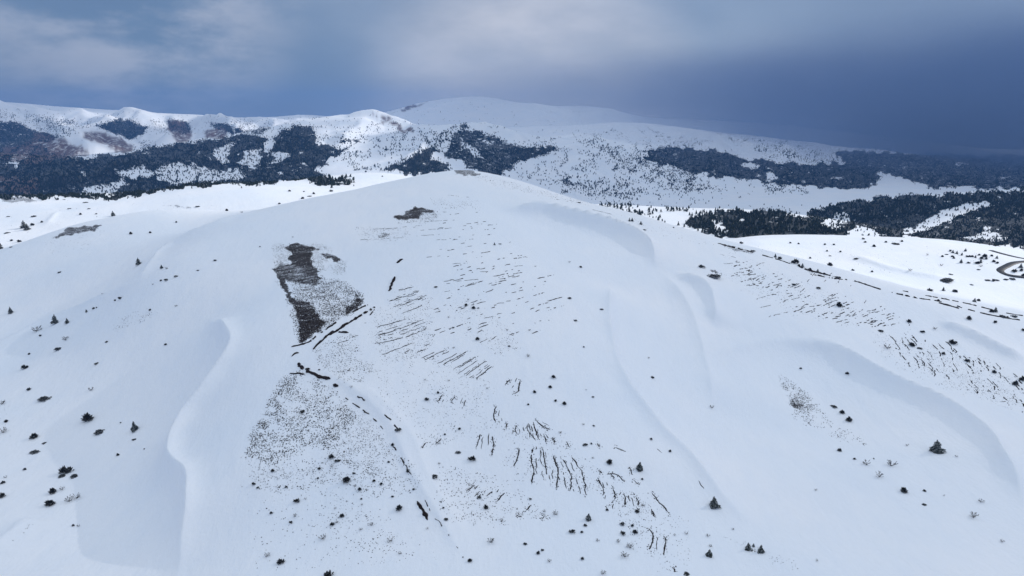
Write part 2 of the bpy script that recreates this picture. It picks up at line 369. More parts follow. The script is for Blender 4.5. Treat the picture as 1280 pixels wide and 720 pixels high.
az = np.linspace(AZ0, AZ1, NAZ)
def grid(rs):
    AZ, RR = np.meshgrid(az, rs); return np.sin(AZ)*RR, np.cos(AZ)*RR
Xn, Yn = grid(r_near); Zn = base_h(Xn, Yn)
Zn += lip_h(Xn, Yn)
rr = np.hypot(Xn, Yn)
Zn += fbm(Xn/70, Yn/70, 3, 71)*1.1 + fbm(Xn/17+.4*Yn/17, Yn/30, 3, 77)*.22 + fbm(Xn/5, Yn/8, 2, 79)*.05
Xf, Yf = grid(r_far); Zf = base_h(Xf, Yf)
Zf[0] = Zn[-1]
b_ = np.linspace(1, 0, 8)[1:, None]      # melt the fine drifts out over the first rows past the seam
Zf[1:8] += (Zn[-1]-base_h(Xf[:1], Yf[:1])[0])*b_

# whole polar fan for ray casting
XG, YG, ZG = np.vstack([Xn, Xf[1:]]), np.vstack([Yn, Yf[1:]]), np.vstack([Zn, Zf[1:]])
RG = np.hypot(XG, YG)[:, 0]
SL = ZG/RG[:, None]
CM = np.maximum.accumulate(SL, axis=0)
def cast(px, py):                         # picture point -> first terrain point there
    xc, yc = (px-640)/FPX, (360-py)/FPX
    dy = math.cos(PITCH)+yc*math.sin(PITCH); dzz = -math.sin(PITCH)+yc*math.cos(PITCH)
    a = math.atan2(xc, dy); s = dzz/math.hypot(xc, dy)
    f = (a-AZ0)/(AZ1-AZ0)*(NAZ-1); j = int(np.clip(math.floor(f), 0, NAZ-2)); f = min(max(f-j, 0), 1)
    c = CM[:, j]*(1-f)+CM[:, j+1]*f
    i = int(np.searchsorted(c, s))
    if i <= 0 or i >= len(c): return None
    sl = SL[:, j]*(1-f)+SL[:, j+1]*f
    s0, s1 = sl[i-1], sl[i]; t = (s-s0)/(s1-s0) if s1 > s0 else 1; t = min(max(t, 0), 1)
    r = RG[i-1]+(RG[i]-RG[i-1])*t
    return np.array([math.sin(a)*r, math.cos(a)*r, s*r])
def ground(x, y):
    r = math.hypot(x, y); a = math.atan2(x, y)
    f = (a-AZ0)/(AZ1-AZ0)*(NAZ-1); j = int(np.clip(math.floor(f), 0, NAZ-2)); f = min(max(f-j, 0), 1)
    i = int(np.clip(np.searchsorted(RG, r)-1, 0, len(RG)-2)); t = (r-RG[i])/(RG[i+1]-RG[i])
    return float((ZG[i, j]*(1-f)+ZG[i, j+1]*f)*(1-t) + (ZG[i+1, j]*(1-f)+ZG[i+1, j+1]*f)*t)

# ------------------------------------------------------------------ what grows where (outlines read off the photograph, carried to the ground)
FOREST = [(.92, [(-170,148),(22,152),(42,162),(60,168),(78,171),(60,178),(-170,172)]), (.55, [(44,143),(60,146),(97,152),(82,161),(58,160)]), (.95, [(118,158),(130,152),(150,146),(188,160),(177,168),(162,176),(148,169)]), (.9, [(208,150),(233,151),(242,160),(238,168),(212,163)]), (.9, [(262,152),(285,155),(304,165),(290,169),(268,161)]), (.9, [(355,162),(375,157),(392,170),(400,190),(350,190),(345,172)]), (.10, [(890,256),(1000,258),(1060,262),(1000,274),(900,268)]), (.5, [(905,268),(960,262),(1010,266),(1000,270),(930,272)]), (.35, [(770,195),(830,215),(900,235),(880,245),(820,228),(765,212)]), (.3, [(650,175),(700,172),(690,182),(655,184)]), (.75, [(170,176),(205,183),(232,180),(262,172),(250,181),(200,188),(168,189)]), (.45, [(285,150),(330,152),(345,158),(300,163)]), (.4, [(-170,133),(14,138),(30,150),(10,148)]), (.5, [(78,148),(118,152),(112,160),(84,157)]), (.4, [(186,148),(207,152),(212,172),(196,164)]),  # (cover, outline)
 (.97, [(-170,194),(60,200),(100,198),(170,190),(230,180),(275,173),(300,168),(335,172),(330,230),(240,233),(160,248),(-170,248)]),
 (.9, [(-170,165),(25,172),(60,185),(100,198),(60,205),(-170,205)]),
 (.85, [(120,157),(130,154),(150,147),(185,160),(175,167),(162,175),(150,167)]), (.4, [(22,140),(50,148),(78,157),(83,166),(62,172),(47,160)]), (.5, [(67,165),(95,160),(88,172),(75,173)]), (.5, [(207,150),(232,151),(240,160),(236,170),(214,163)]),
 (.03, [(330,148),(480,142),(640,160),(1000,178),(1000,240),(850,262),(640,230),(430,212),(340,215)]), (.10, [(420,170),(520,160),(560,190),(480,212),(430,212)]), (.035, [(480,135),(620,122),(800,150),(620,160),(440,160)]), (.06, [(-170,130),(200,140),(420,146),(330,165),(100,175),(-170,160)]), (.09, [(350,175),(345,155),(470,148),(520,170),(440,185)]),
 (.7, [(260,151),(300,161),(295,168),(275,160)]), (.6, [(-170,143),(35,158),(35,167),(-170,162)]),
 (.95, [(352,168),(385,156),(395,166),(400,180),(432,186),(412,200),(396,215),(402,223),(350,228),(318,231),(322,200),(338,190)]),
 (.8, [(300,164),(342,158),(326,168),(303,174)]), (.5, [(350,158),(375,155),(360,172),(345,170)]),
 (.2, [(425,207),(470,175),(520,165),(580,158),(560,176),(505,207),(480,214),(430,213)]), (.85, [(415,167),(452,179),(442,184),(420,175)]),
 (.92, [(480,213),(520,192),(548,183),(552,186),(530,200),(505,214)]), (.95, [(505,213),(527,193),(540,198),(562,208),(556,218),(510,220)]),
 (.88, [(553,190),(560,180),(585,154),(592,160),(602,165),(640,180),(657,190),(642,206),(625,224),(600,216),(585,207),(570,200)]), (.4, [(520,176),(580,156),(575,175),(545,184)]),
 (.95, [(640,188),(690,182),(702,186),(662,198),(640,206)]),
 (.13, [(640,215),(700,188),(740,186),(830,200),(850,240),(800,250),(730,245),(650,225)]), (.75, [(702,224),(712,219),(718,240),(704,240)]),
 (.55, [(720,178),(760,181),(800,193),(852,214),(842,222),(800,209),(760,194)]), (.35, [(720,232),(760,225),(800,236),(790,250),(740,246)]),
 (.2, [(690,176),(750,165),(800,160),(900,180),(900,195),(800,185),(720,180)]),
 (.94, [(795,187),(850,184),(890,187),(930,198),(1000,205),(1060,203),(1104,215),(1090,233),(1050,236),(1000,234),(960,227),(900,223),(860,214),(815,202)]),
 (.5, [(835,215),(872,212),(890,238),(850,243)]), (.45, [(950,225),(1000,230),(1010,243),(960,240)]),
 (.55, [(930,178),(1000,188),(1060,200),(1030,206),(960,195)]), (.2, [(900,165),(1000,180),(1060,200),(930,185)]),
 (.9, [(1040,188),(1450,198),(1450,235),(1170,236),(1100,215),(1060,205)]),
 (.97, [(1008,266),(1050,253),(1100,248),(1180,242),(1450,234),(1450,322),(1220,306),(1140,297),(1060,296),(1012,275)]),
 (.94, [(862,272),(900,264),(960,264),(1010,274),(1056,289),(1050,299),(930,300),(895,296),(850,281)]),
 (.6, [(745,250),(775,254),(830,260),(900,266),(860,266),(800,262)]), (.8, [(742,251),(790,262),(825,272),(830,280),(790,273),(755,260)]),
 (.9, [(384,222),(400,217),(410,224),(430,222),(438,233),(402,233),(390,230)]), (.7, [(432,226),(436,218),(444,226),(440,234)]),
]
HOLES = [(.15, [(145,216),(183,208),(190,221),(152,222)]), (.3, [(192,214),(215,204),(255,208),(312,217),(298,226),(250,226),(215,231),(200,225)]), (.2, [(95,242),(120,230),(160,228),(143,243)]),
 (.25, [(265,186),(292,179),(282,203),(268,200)]), (.3, [(300,190),(326,185),(326,208),(302,206)]), (.25, [(8,205),(40,183),(22,207)]), (.2, [(345,190),(362,192),(352,204),(338,206)]),
 (.12, [(1138,286),(1180,262),(1232,251),(1242,256),(1212,265),(1160,287),(1128,296)]), (.1, [(1058,288),(1086,285),(1104,295),(1060,297)]), (.45, [(1025,280),(1060,262),(1068,266),(1045,290)]), (.3, [(890,276),(903,280),(906,292),(893,290)]),
 (.1, [(932,204),(944,206),(943,212),(933,210)]), (.2, [(958,217),(968,218),(966,226),(957,224)]), (.4, [(575,175),(600,190),(596,196),(575,184)]), (.3, [(1200,300),(1240,285),(1260,300)])]
BROWN = [[(498,137),(515,131),(533,125),(531,128),(508,138)], [(464,141),(478,146),(500,155),(520,168),(505,164),(480,151)], [(45,165),(82,175),(100,182),(115,192),(87,196),(30,205),(0,200),(0,186),(38,176)], [(105,166),(125,165),(150,172),(165,182),(162,191),(142,187),(105,173)], [(208,150),(230,152),(241,165),(236,178),(222,179),(210,161)], [(255,164),(275,158),(286,165),(280,173),(258,173)], [(0,222),(50,225),(45,248),(0,248)]]
BARE = [(.9, [(352,328),(395,333),(403,346),(394,358),(370,352),(350,350)]), (1.0, [(347,309),(372,303),(404,312),(390,317),(392,328),(395,338),(402,346),(385,343),(372,332),(358,326),(364,316)]), (1, [(400,317),(412,315),(430,326),(420,328),(405,322)]),
 (.9, [(338,335),(352,330),(366,337),(380,344),(360,348),(350,352),(342,342)]), (1., [(345,346),(358,352),(366,372),(392,382),(398,398),(408,404),(402,414),(376,430),(372,415),(368,388),(356,368)]), (.62, [(358,345),(400,345),(420,352),(455,368),(440,390),(405,408),(390,388),(366,365)]),
 (.95, [(440,379),(448,368),(459,378),(447,386),(436,393),(430,389)]), (1, [(486,274),(500,268),(520,258),(532,259),(548,265),(530,266),(522,274),(508,275)]), (.6, [(520,260),(550,264),(545,275),(520,276)]),
 (.8, [(470,293),(484,291),(486,296),(472,297)]), (.9, [(62,299),(86,284),(126,281),(122,287),(100,291),(80,297)]), (.85, [(198,256),(222,256),(246,260),(222,260)]), (.8, [(0,243),(30,246),(52,252),(0,254)]),
 (.85, [(562,211),(585,212),(602,218),(590,221),(572,218)]), (.5, [(600,217),(680,238),(740,254),(730,258),(640,236)]), (.9, [(884,337),(893,336),(904,343),(895,345)]), (.85, [(872,331),(882,331),(883,336),(875,336)]),
 (.85, [(985,499),(1000,497),(1008,508),(1000,513),(990,509)]), (.9, [(1170,348),(1178,345),(1190,347),(1190,350)]), (.4, [(440,280),(510,284),(515,300),(450,300)]), (.42, [(536,246),(600,250),(598,262),(540,262)]),
 (.72, [(895,303),(910,305),(945,315),(942,319),(915,313)]), (.7, [(996,332),(1010,335),(1045,345),(1040,348),(1010,342)]), (.7, [(1114,302),(1130,301),(1130,304),(1114,304)])]
def masks(X, Y, Z):
    px, py = proj(X, Y, Z)
    r = np.hypot(X, Y)
    wob = 9.5
    wob = wob*np.where((px < 340) & (py < 178), .35, 1.)
    qx = px + fbm(px/9, py/6, 4, 91)*wob; qy = py + fbm(px/9+40, py/6, 3, 93)*wob*.6
    f = np.zeros(X.shape)
    for c, poly in FOREST: f = np.where(in_poly(qx, qy, poly), np.maximum(f, c), f)
    for c, poly in HOLES: f = np.where(in_poly(qx, qy, poly), np.minimum(f, c), f)
    f = f*np.where(f > .85, np.clip(1.95+1.9*fbm(px/13, py/6, 4, 61), .4, 1.1), np.clip(1+1.5*fbm(px/13, py/6, 4, 61), .25, 1))
    f = np.where(r < 860, 0, f)
    br = np.zeros(X.shape)
    for poly in BROWN: br = np.where(in_poly(qx, qy, poly) & (r > 2000), 1, br)
    ba = np.zeros(X.shape); nr = r < 1450
    q2x = px + fbm(px/7, py/3, 4, 95)*5; q2y = py + fbm(px/7+40, py/3, 4, 97)*3
    for c, poly in BARE: ba = np.where(in_poly(q2x, q2y, poly) & nr, np.maximum(ba, c), ba)
    return f, br, ba
def blur(a, n=1):
    for _ in range(n):
        b = a.copy(); b[1:-1, 1:-1] = (a[1:-1, 1:-1]*4+a[:-2, 1:-1]+a[2:, 1:-1]+a[1:-1, :-2]+a[1:-1, 2:])/8; a = b
    return a

# ------------------------------------------------------------------ materials
def mat(name):
    m = bpy.data.materials.new(name); m.use_nodes = True; n = NT(m.node_tree)
    out = n.add('ShaderNodeOutputMaterial'); return m, n, out
def principled(n, out, rough=.8, spec=.2):
    b = n.add('ShaderNodeBsdfPrincipled'); b.inputs['Roughness'].default_value = rough; b.inputs['Specular IOR Level'].default_value = spec
    n.l(b.outputs[0], out.inputs[0]); return b
m_snow, n, out = mat('snow_ground')
b = principled(n, out, .62, .25)
geo = n.add('ShaderNodeNewGeometry'); pos = geo.outputs['Position']
at_f = n.add('ShaderNodeAttribute', attribute_name='forest').outputs['Fac']
at_w = n.add('ShaderNodeAttribute', attribute_name='brown').outputs['Fac']
at_b = n.add('ShaderNodeAttribute', attribute_name='bare').outputs['Fac']
big = n.noise(pos, .012, 4); fine = n.noise(pos, 1.6, 5, .7); mid_n = n.noise(pos, .16, 5, .6)
snow = n.mix(n.ramp(big, .3, .7), (.80, .835, .89), (.86, .865, .895))
mpw = n.add('ShaderNodeMapping'); n.l(pos, mpw.inputs[0]); mpw.inputs['Scale'].default_value = (.16, .05, .1); mpw.inputs['Rotation'].default_value = (0, 0, .6)
wind = n.noise(mpw.outputs[0], 1., 6, .62)
snow = n.mix(n.math('MULTIPLY', n.ramp(wind, .42, .66), .22), snow, (.74, .79, .87))
snow = n.mix(n.math('MULTIPLY', n.ramp(fine, .5, .75), .10), snow, (.66, .72, .82))
soil = n.mix(fine, (.006, .005, .006), (.034, .020, .015))
# bare ground breaks through the snow in clumps: threshold on two noises against the cover
mps = n.add('ShaderNodeMapping'); n.l(pos, mps.inputs[0]); mps.inputs['Scale'].default_value = (.09, .34, .34); mps.inputs['Rotation'].default_value = (0, 0, -.12)
streak = n.noise(mps.outputs[0], 1., 4, .6)
thr = n.math('ADD', n.math('MULTIPLY', fine, .70), n.math('MULTIPLY', streak, .30))
bm = n.math('MULTIPLY', n.ramp(n.math('SUBTRACT', n.math('ADD', n.math('MULTIPLY', at_b, .37), .215), thr), -.02, .03), n.ramp(at_b, .05, .2))
c = n.mix(bm, snow, soil)
flo = n.noise(pos, .05, 5, .65)
fm = n.math('MULTIPLY', n.ramp(n.math('SUBTRACT', n.math('ADD', n.math('MULTIPLY', at_f, .56), .08), flo), -.04, .06), n.ramp(at_f, .4, .75))
c = n.mix(fm, c, (.010, .014, .014))
bwn = n.noise(pos, .03, 5, .65)
c = n.mix(n.math('MULTIPLY', at_w, n.ramp(bwn, .25, .55)), c, (.115, .062, .045))
n.l(c, b.inputs['Base Color'])
bp = n.add('ShaderNodeBump'); bp.inputs['Strength'].default_value = .55; bp.inputs['Distance'].default_value = .25
mpg = n.add('ShaderNodeMapping'); n.l(pos, mpg.inputs[0]); mpg.inputs['Scale'].default_value = (.35, .12, .3); mpg.inputs['Rotation'].default_value = (0, 0, .5)
hn = n.math('ADD', n.math('ADD', n.noise(pos, .7, 6, .6), n.math('MULTIPLY', n.noise(mpg.outputs[0], 1., 5, .6), 2.2)), n.math('MULTIPLY', bm, .5)); n.l(hn, bp.inputs['Height']); n.l(bp.outputs[0], b.inputs['Normal'])

def simple(name, c0, c1, scale=2., rough=.85, snow_top=0.):
    m, n, out = mat(name); b = principled(n, out, rough, .1)
    g = n.add('ShaderNodeNewGeometry'); ns = n.noise(g.outputs['Position'], scale, 4, .65)
    c = n.mix(n.ramp(ns, .35, .65), c0, c1)
    if snow_top:
        s = n.add('ShaderNodeSeparateXYZ'); n.l(g.outputs['Normal'], s.inputs[0])
        ns2 = n.noise(g.outputs['Position'], scale*1.7, 2)
        k = n.math('MULTIPLY', n.ramp(s.outputs[2], .35, .9), n.ramp(ns2, .62-snow_top*.3, .70-snow_top*.3))
        c = n.mix(k, c, (.8, .83, .88))
    n.l(c, b.inputs['Base Color']); return m
m_pine = simple('pine_needles', (.010, .014, .012), (.028, .036, .024), 2.2, .8, .25)
m_jun = simple('juniper_needles', (.014, .016, .015), (.045, .042, .034), 3., .8, .15)
m_grey = simple('leafless_twigs', (.045, .038, .036), (.11, .095, .085), 3., .9, .3)
m_bark = simple('bark', (.04, .028, .02), (.08, .055, .04), 5., .9)
m_far = simple('forest_needles', (.010, .016, .015), (.024, .036, .028), .35, .85, .05)
m_tuft = simple('dry_heather', (.016, .012, .011), (.055, .038, .03), 3., .95)
m_soil = simple('bare_soil', (.009, .007, .007), (.040, .027, .022), 2.4, .95)
m_asph = simple('wet_asphalt', (.028, .030, .034), (.055, .057, .062), .8, .55)

# ------------------------------------------------------------------ terrain meshes
def fan_mesh(name, X, Y, Z, mats_):
    nr, na = X.shape; idx = np.arange(nr*na).reshape(nr, na)
    F = np.stack([idx[:-1, :-1], idx[:-1, 1:], idx[1:, 1:], idx[1:, :-1]], -1).reshape(-1, 4)[:, ::-1]
    f, br, ba = masks(X, Y, Z)
    o = add_mesh(name, np.stack([X, Y, Z], -1).reshape(-1, 3), F, m_snow)
    for nm, arr, bl in (('forest', f, 1), ('brown', br, 1), ('bare', ba, 1)):
        a = o.data.attributes.new(nm, 'FLOAT', 'POINT'); a.data.foreach_set('value', blur(arr, bl).ravel().astype(np.float32))
    o['kind'] = 'structure'; return o
hill = fan_mesh('snow_hill', Xn, Yn, Zn, m_snow)
mount = fan_mesh('mountains', Xf, Yf, Zf, m_snow)
# plain snow ground round and under everything, out to the horizon
ng = 96; gr = np.array([0, 2000, 6000, 10000, 14500.]); ga = np.linspace(0, 2*math.pi, ng, endpoint=False)
GV = [(0, 0, -560)] + [(math.sin(a)*r, math.cos(a)*r, -560) for r in gr[1:] for a in ga]
GF = [(0, 1+(i+1) % ng, 1+i) for i in range(ng)] + [(1+k*ng+i, 1+k*ng+(i+1) % ng, 1+(k+1)*ng+(i+1) % ng, 1+(k+1)*ng+i) for k in range(3) for i in range(ng)]
g = add_mesh('distant_snow_plain', GV, GF, m_snow); g['kind'] = 'structure'

# ------------------------------------------------------------------ clouds over the scene, haze, far snow squalls
def volmat(name, dens, color, aniso=0.0):
    m, n, out = mat(name)
    v = n.add('ShaderNodeVolumePrincipled'); v.inputs['Density'].default_value = dens
    v.inputs['Color'].default_value = (*color, 1); v.inputs['Anisotropy'].default_value = aniso
    n.l(v.outputs[0], out.inputs['Volume']); return m
def cloud_bank(name, outline, zc, thick, m, seed, label, rows=10):
    """closed lens of cloud over an outline, belly flat, top heaped"""
    P = smooth_line(outline+[outline[0]], 6)[:-1]; c = P.mean(0); n_ = len(P)
    ang = np.linspace(0, 2*math.pi, n_, endpoint=False)
    ts = np.linspace(0, 1, rows+1)[1:]
    V = []; F = []
    for side in (1, -1):
        base = len(V); 
        hz = thick*(1. if side > 0 else .55)
        V.append((c[0], c[1], zc+side*hz))
        for t in ts:
            w = 1+.05*np.array([math.sin(5*a+seed)+.6*math.sin(11*a+2*seed) for a in ang])*t
            for k in range(n_):
                q = c+(P[k]-c)*t*w[k]
                lump = 1+.35*fbm(np.array([q[0]/420+seed]), np.array([q[1]/420]), 3, 5)[0]
                V.append((q[0], q[1], zc+side*hz*math.sqrt(max(0, 1-t**4))*lump if t < .999 else zc))
        for k in range(n_):
            k2 = (k+1) % n_; F.append((base, base+1+k, base+1+k2) if side > 0 else (base, base+1+k2, base+1+k))
            for i in range(rows-1):
                a, b, c2, d = base+1+i*n_+k, base+1+(i+1)*n_+k, base+1+(i+1)*n_+k2, base+1+i*n_+k2
                F.append((a, b, c2, d) if side > 0 else (d, c2, b, a))
        if side > 0: top_rim = base+1+(rows-1)*n_
        else:
            bot_rim = base+1+(rows-1)*n_
    F = [tuple(top_rim+(i-bot_rim) if bot_rim <= i < bot_rim+n_ else i for i in f) for f in F]
    V = V[:bot_rim]
    o = add_mesh(name, V, F, m, smooth=True); tag(o, label, 'cloud', None, 'stuff'); return o
m_cloud2 = volmat('thick_storm_cloud', .0068, (.93, .95, .98), .3)
m_cloud = volmat('storm_cloud', .0049, (.93, .95, .98), .3)
CZ = 3100.
def over(poly, zg=-180):
    k = (CZ-zg)/SUN[2]; return [(x+SUN[0]*k, y+SUN[1]*k) for x, y in poly]
cloud_bank('storm_cloud', over([(-1800,-900),(1500,-900),(1300,150),(520,430),(250,500),(190,610),(90,730),(-250,715),(-560,690),(-1800,640)], -110), CZ, 110, m_cloud, 1., 'grey cloud shading the near snow hill')
cloud_bank('storm_cloud', over([(0,1450),(-350,1900),(-680,2700),(-1000,3450),(-760,4100),(-520,4900),(-1400,6300),(-2700,7400),(-3000,9800),(3500,9800),(6500,7000),(6000,1700),(3000,1150),(1300,1250),(800,1420)], -260), CZ, 130, m_cloud2, 2.3, 'broad grey cloud shading the far valley')
cloud_bank('storm_cloud', over([(-4200,2000),(-900,1900),(-780,2600),(-1200,3300),(-1500,4000),(-4200,4100)], -220), CZ, 120, m_cloud2, 4.1, 'grey cloud shading the dark forest ridge')

m_cloud3 = volmat('added_shade_cloud', .0050, (.93, .95, .98), .3)  # for two out-of-view clouds added to dim the sun on the left mountains
cloud_bank('storm_cloud', over([(-9000,4600),(-4200,4700),(-3700,5600),(-4300,6700),(-3800,8200),(-5500,9600),(-9000,9500)], -50), CZ, 120, m_cloud3, 5.1, 'unseen grey cloud added to shade the far left mountain')
cloud_bank('storm_cloud', over([(-3500,5200),(-2700,4900),(-2300,5900),(-1900,7000),(-1500,8600),(-3000,9300),(-3300,7600),(-3000,6400)], -50), CZ, 120, m_cloud3, 6.7, 'unseen grey cloud added to shade the mountain saddle')
m_haze = volmat('haze', 6.6e-5, (.12, .28, .62), .0)
s = 15000; hv = [(x, y, zz) for zz in (-561.5, 560) for x, y in ((-s, -s), (s, -s), (s, s), (-s, s))]
hz = add_mesh('haze', hv, [(0, 3, 2, 1), (4, 5, 6, 7), (0, 1, 5, 4), (1, 2, 6, 5), (2, 3, 7, 6), (3, 0, 4, 7)], m_haze, smooth=False); hz['kind'] = 'stuff'

def squall(c, rad, dens, color, label, k=2.0):
    """soft-edged lump of falling snow: density dies away towards the rim"""
    V = []; F = []; nu, nv = 32, 16
    for i in range(nv+1):
        th = math.pi*i/nv
        for j in range(nu): ph = 2*math.pi*j/nu; V.append((math.sin(th)*math.cos(ph), math.sin(th)*math.sin(ph), math.cos(th)))
    for i in range(nv):
        for j in range(nu): F.append((i*nu+j, (i+1)*nu+j, (i+1)*nu+(j+1) % nu, i*nu+(j+1) % nu))
    m, n, out = mat('squall'); v = n.add('ShaderNodeVolumePrincipled'); v.inputs['Color'].default_value = (*color, 1)
    tcn = n.add('ShaderNodeTexCoord'); ob = tcn.outputs['Object']
    ln = n.add('ShaderNodeVectorMath', operation='DOT_PRODUCT'); n.l(ob, ln.inputs[0]); n.l(ob, ln.inputs[1])
    fall = n.math('POWER', n.math('SUBTRACT', 1., ln.outputs['Value'], True), k)
    mpp = n.add('ShaderNodeMapping'); n.l(ob, mpp.inputs[0]); mpp.inputs['Scale'].default_value = (2.6, 2.0, .8); mpp.inputs['Rotation'].default_value = (0, .35, 0)
    ns = n.ramp(n.noise(mpp.outputs[0], 1.3, 3, .55), .28, .72)
    n.l(n.math('MULTIPLY', n.math('MULTIPLY', fall, n.math('ADD', n.math('MULTIPLY', ns, .9), .35)), dens), v.inputs['Density'])
    n.l(v.outputs[0], out.inputs['Volume'])
    o = add_mesh('snow_squall', V, F, m, smooth=True); o.location = c; o.scale = rad; tag(o, label, 'snow squall', None, 'stuff'); return o
squall((4450, 5300, 50), (4300, 3400, 900), 16.0e-4, (.31, .42, .67), 'dark blue squall hiding the right end of the mountains')
squall((2900, 8900, 380), (4300, 2400, 560), 12e-4, (.78, .83, .94), 'pale mist on the mountain crest right of the summit')
# ------------------------------------------------------------------ plant shapes (a few variants, meshes shared between copies)
def unit(v): return v/np.linalg.norm(v)
class MB:
    def __init__(s): s.v = []; s.f = []
    def tri(s, a, b, c): k = len(s.v); s.v += [tuple(a), tuple(b), tuple(c)]; s.f.append((k, k+1, k+2))
    def spray(s, p0, p1, w, up=(0, 0, 1)):        # a needle spray: bent diamond
        p0, p1 = np.array(p0), np.array(p1); d = p1-p0; n = np.cross(d, up)
        if np.linalg.norm(n) < 1e-6: n = np.array([1, 0, 0.])
        n = unit(n)*w; m = p0+d*.5+np.array([0, 0, .12*np.linalg.norm(d)]); k = len(s.v)
        s.v += [tuple(p0), tuple(m+n), tuple(p1), tuple(m-n), tuple(m+np.array([0, 0, w*.9]))]
        s.f += [(k, k+1, k+4), (k+1, k+2, k+4), (k+2, k+3, k+4), (k+3, k, k+4)]
    def tube(s, p0, p1, r0, r1, n=5):
        p0, p1 = np.array(p0, float), np.array(p1, float); d = unit(p1-p0); a = unit(np.cross(d, (.3, .9, .1))); b = np.cross(d, a); k = len(s.v)
        for p, r in ((p0, r0), (p1, r1)):
            for i in range(n): t = 2*math.pi*i/n; s.v.append(tuple(p+r*(math.cos(t)*a+math.sin(t)*b)))
        for i in range(n): s.f.append((k+i, k+(i+1) % n, k+n+(i+1) % n, k+n+i))
def me_of(name, mb, m):
    o = add_mesh(name, mb.v, mb.f, m, smooth=False); me = o.data; bpy.data.objects.remove(o); return me
def conifer(seed):                                # unit height 1, radius about .36
    r = random.Random(seed); T, C = MB(), MB()
    lean = np.array([r.uniform(-.05, .05), r.uniform(-.05, .05), 0])
    T.tube((0, 0, -.12), lean*.5+(0, 0, .5), .035, .022); T.tube(lean*.5+(0, 0, .5), lean+(0, 0, .97), .022, .005)
    T.tube((0, 0, .12), (.1*r.choice((-1, 1)), .07, .25), .012, .006, 4)
    tiers = 11; asym = r.uniform(0, 6.28)
    for i in range(tiers):
        t = i/(tiers-1); zc = .07+.84*t; rad = (.37*(1-t)**.75+.03)*r.uniform(.78, 1.15)
        nb = int(11-5*t)
        for k in range(nb):
            a = 6.283*k/nb+r.uniform(-.35, .35)+i; rr = rad*r.uniform(.6, 1.12)*(1+.18*math.cos(a-asym))
            if r.random() < .08: continue
            z0 = zc+r.uniform(-.03, .03); c_ = lean*zc
            C.spray((c_[0], c_[1], z0+.04), (c_[0]+math.cos(a)*rr, c_[1]+math.sin(a)*rr, z0-.05+.10*t+r.uniform(-.02, .05)), rr*.26+.012)
            C.spray((c_[0]+math.cos(a)*rr*.5, c_[1]+math.sin(a)*rr*.5, z0), (c_[0]+math.cos(a+.4)*rr*.95, c_[1]+math.sin(a+.4)*rr*.95, z0+.05), rr*.17+.01)
    C.spray((lean[0], lean[1], .86), (lean[0], lean[1]+.01, 1.03), .03, (1, 0, 0))
    return T, C
def juniper(seed, flat=1.):                       # round bush of upright sprays, width about 1, height about .8
    r = random.Random(seed); T, C = MB(), MB()
    for k in range(4):
        a = k*1.6+r.random(); T.tube((0, 0, -.15), (.2*math.cos(a), .2*math.sin(a), .3*flat), .035, .015, 4)
    lobes = [(r.uniform(-.22, .22), r.uniform(-.2, .2), r.uniform(.75, 1.1)) for _ in range(4)]
    for k in range(105):
        lx, ly, ls = lobes[k % 4]; a = r.uniform(0, 6.283); e = math.asin(r.uniform(-.05, 1))
        d = np.array([math.cos(a)*math.cos(e), math.sin(a)*math.cos(e), math.sin(e)*1.25*flat])*.36*ls
        p1 = np.array([lx, ly, .02])+d*r.uniform(.85, 1.2); p0 = np.array([lx, ly, .02])+d*.35
        p1[2] += .08*flat*r.random()
        C.spray(p0, p1+(0, 0, .05*flat), .055+.03*r.random())
    return T, C
def twiggy(seed):                                 # thin leafless shrub with snow between the twigs
    r = random.Random(seed); T, C = MB(), MB()
    T.tube((0, 0, -.1), (0, 0, .2), .03, .02, 4)
    for k in range(16):
        a = r.uniform(0, 6.283); l = r.uniform(.3, .6); p = np.array([math.cos(a)*l*.8, math.sin(a)*l*.8, r.uniform(.2, .75)])
        C.tube((0, 0, .05), p, .012, .006, 3)
        for q in range(3):
            b = a+r.uniform(-.9, .9); m_ = p*r.uniform(.5, .9); e = m_+np.array([math.cos(b)*.16, math.sin(b)*.16, r.uniform(.02, .2)])
            C.tube(m_, e, .008, .004, 3)
            if r.random() < .6: C.spray(m_, e, .035)
    return T, C
KIND = {}
for kd, fn, mm in (('c', conifer, m_pine), ('j', lambda s: juniper(s), m_jun), ('f', lambda s: juniper(s, .5), m_jun), ('t', twiggy, m_grey)):
    KIND[kd] = []
    for v in range(4):
        T, C = fn(100*ord(kd)+v)
        KIND[kd].append((me_of('trunk', T, m_bark), me_of('crown', C, mm)))

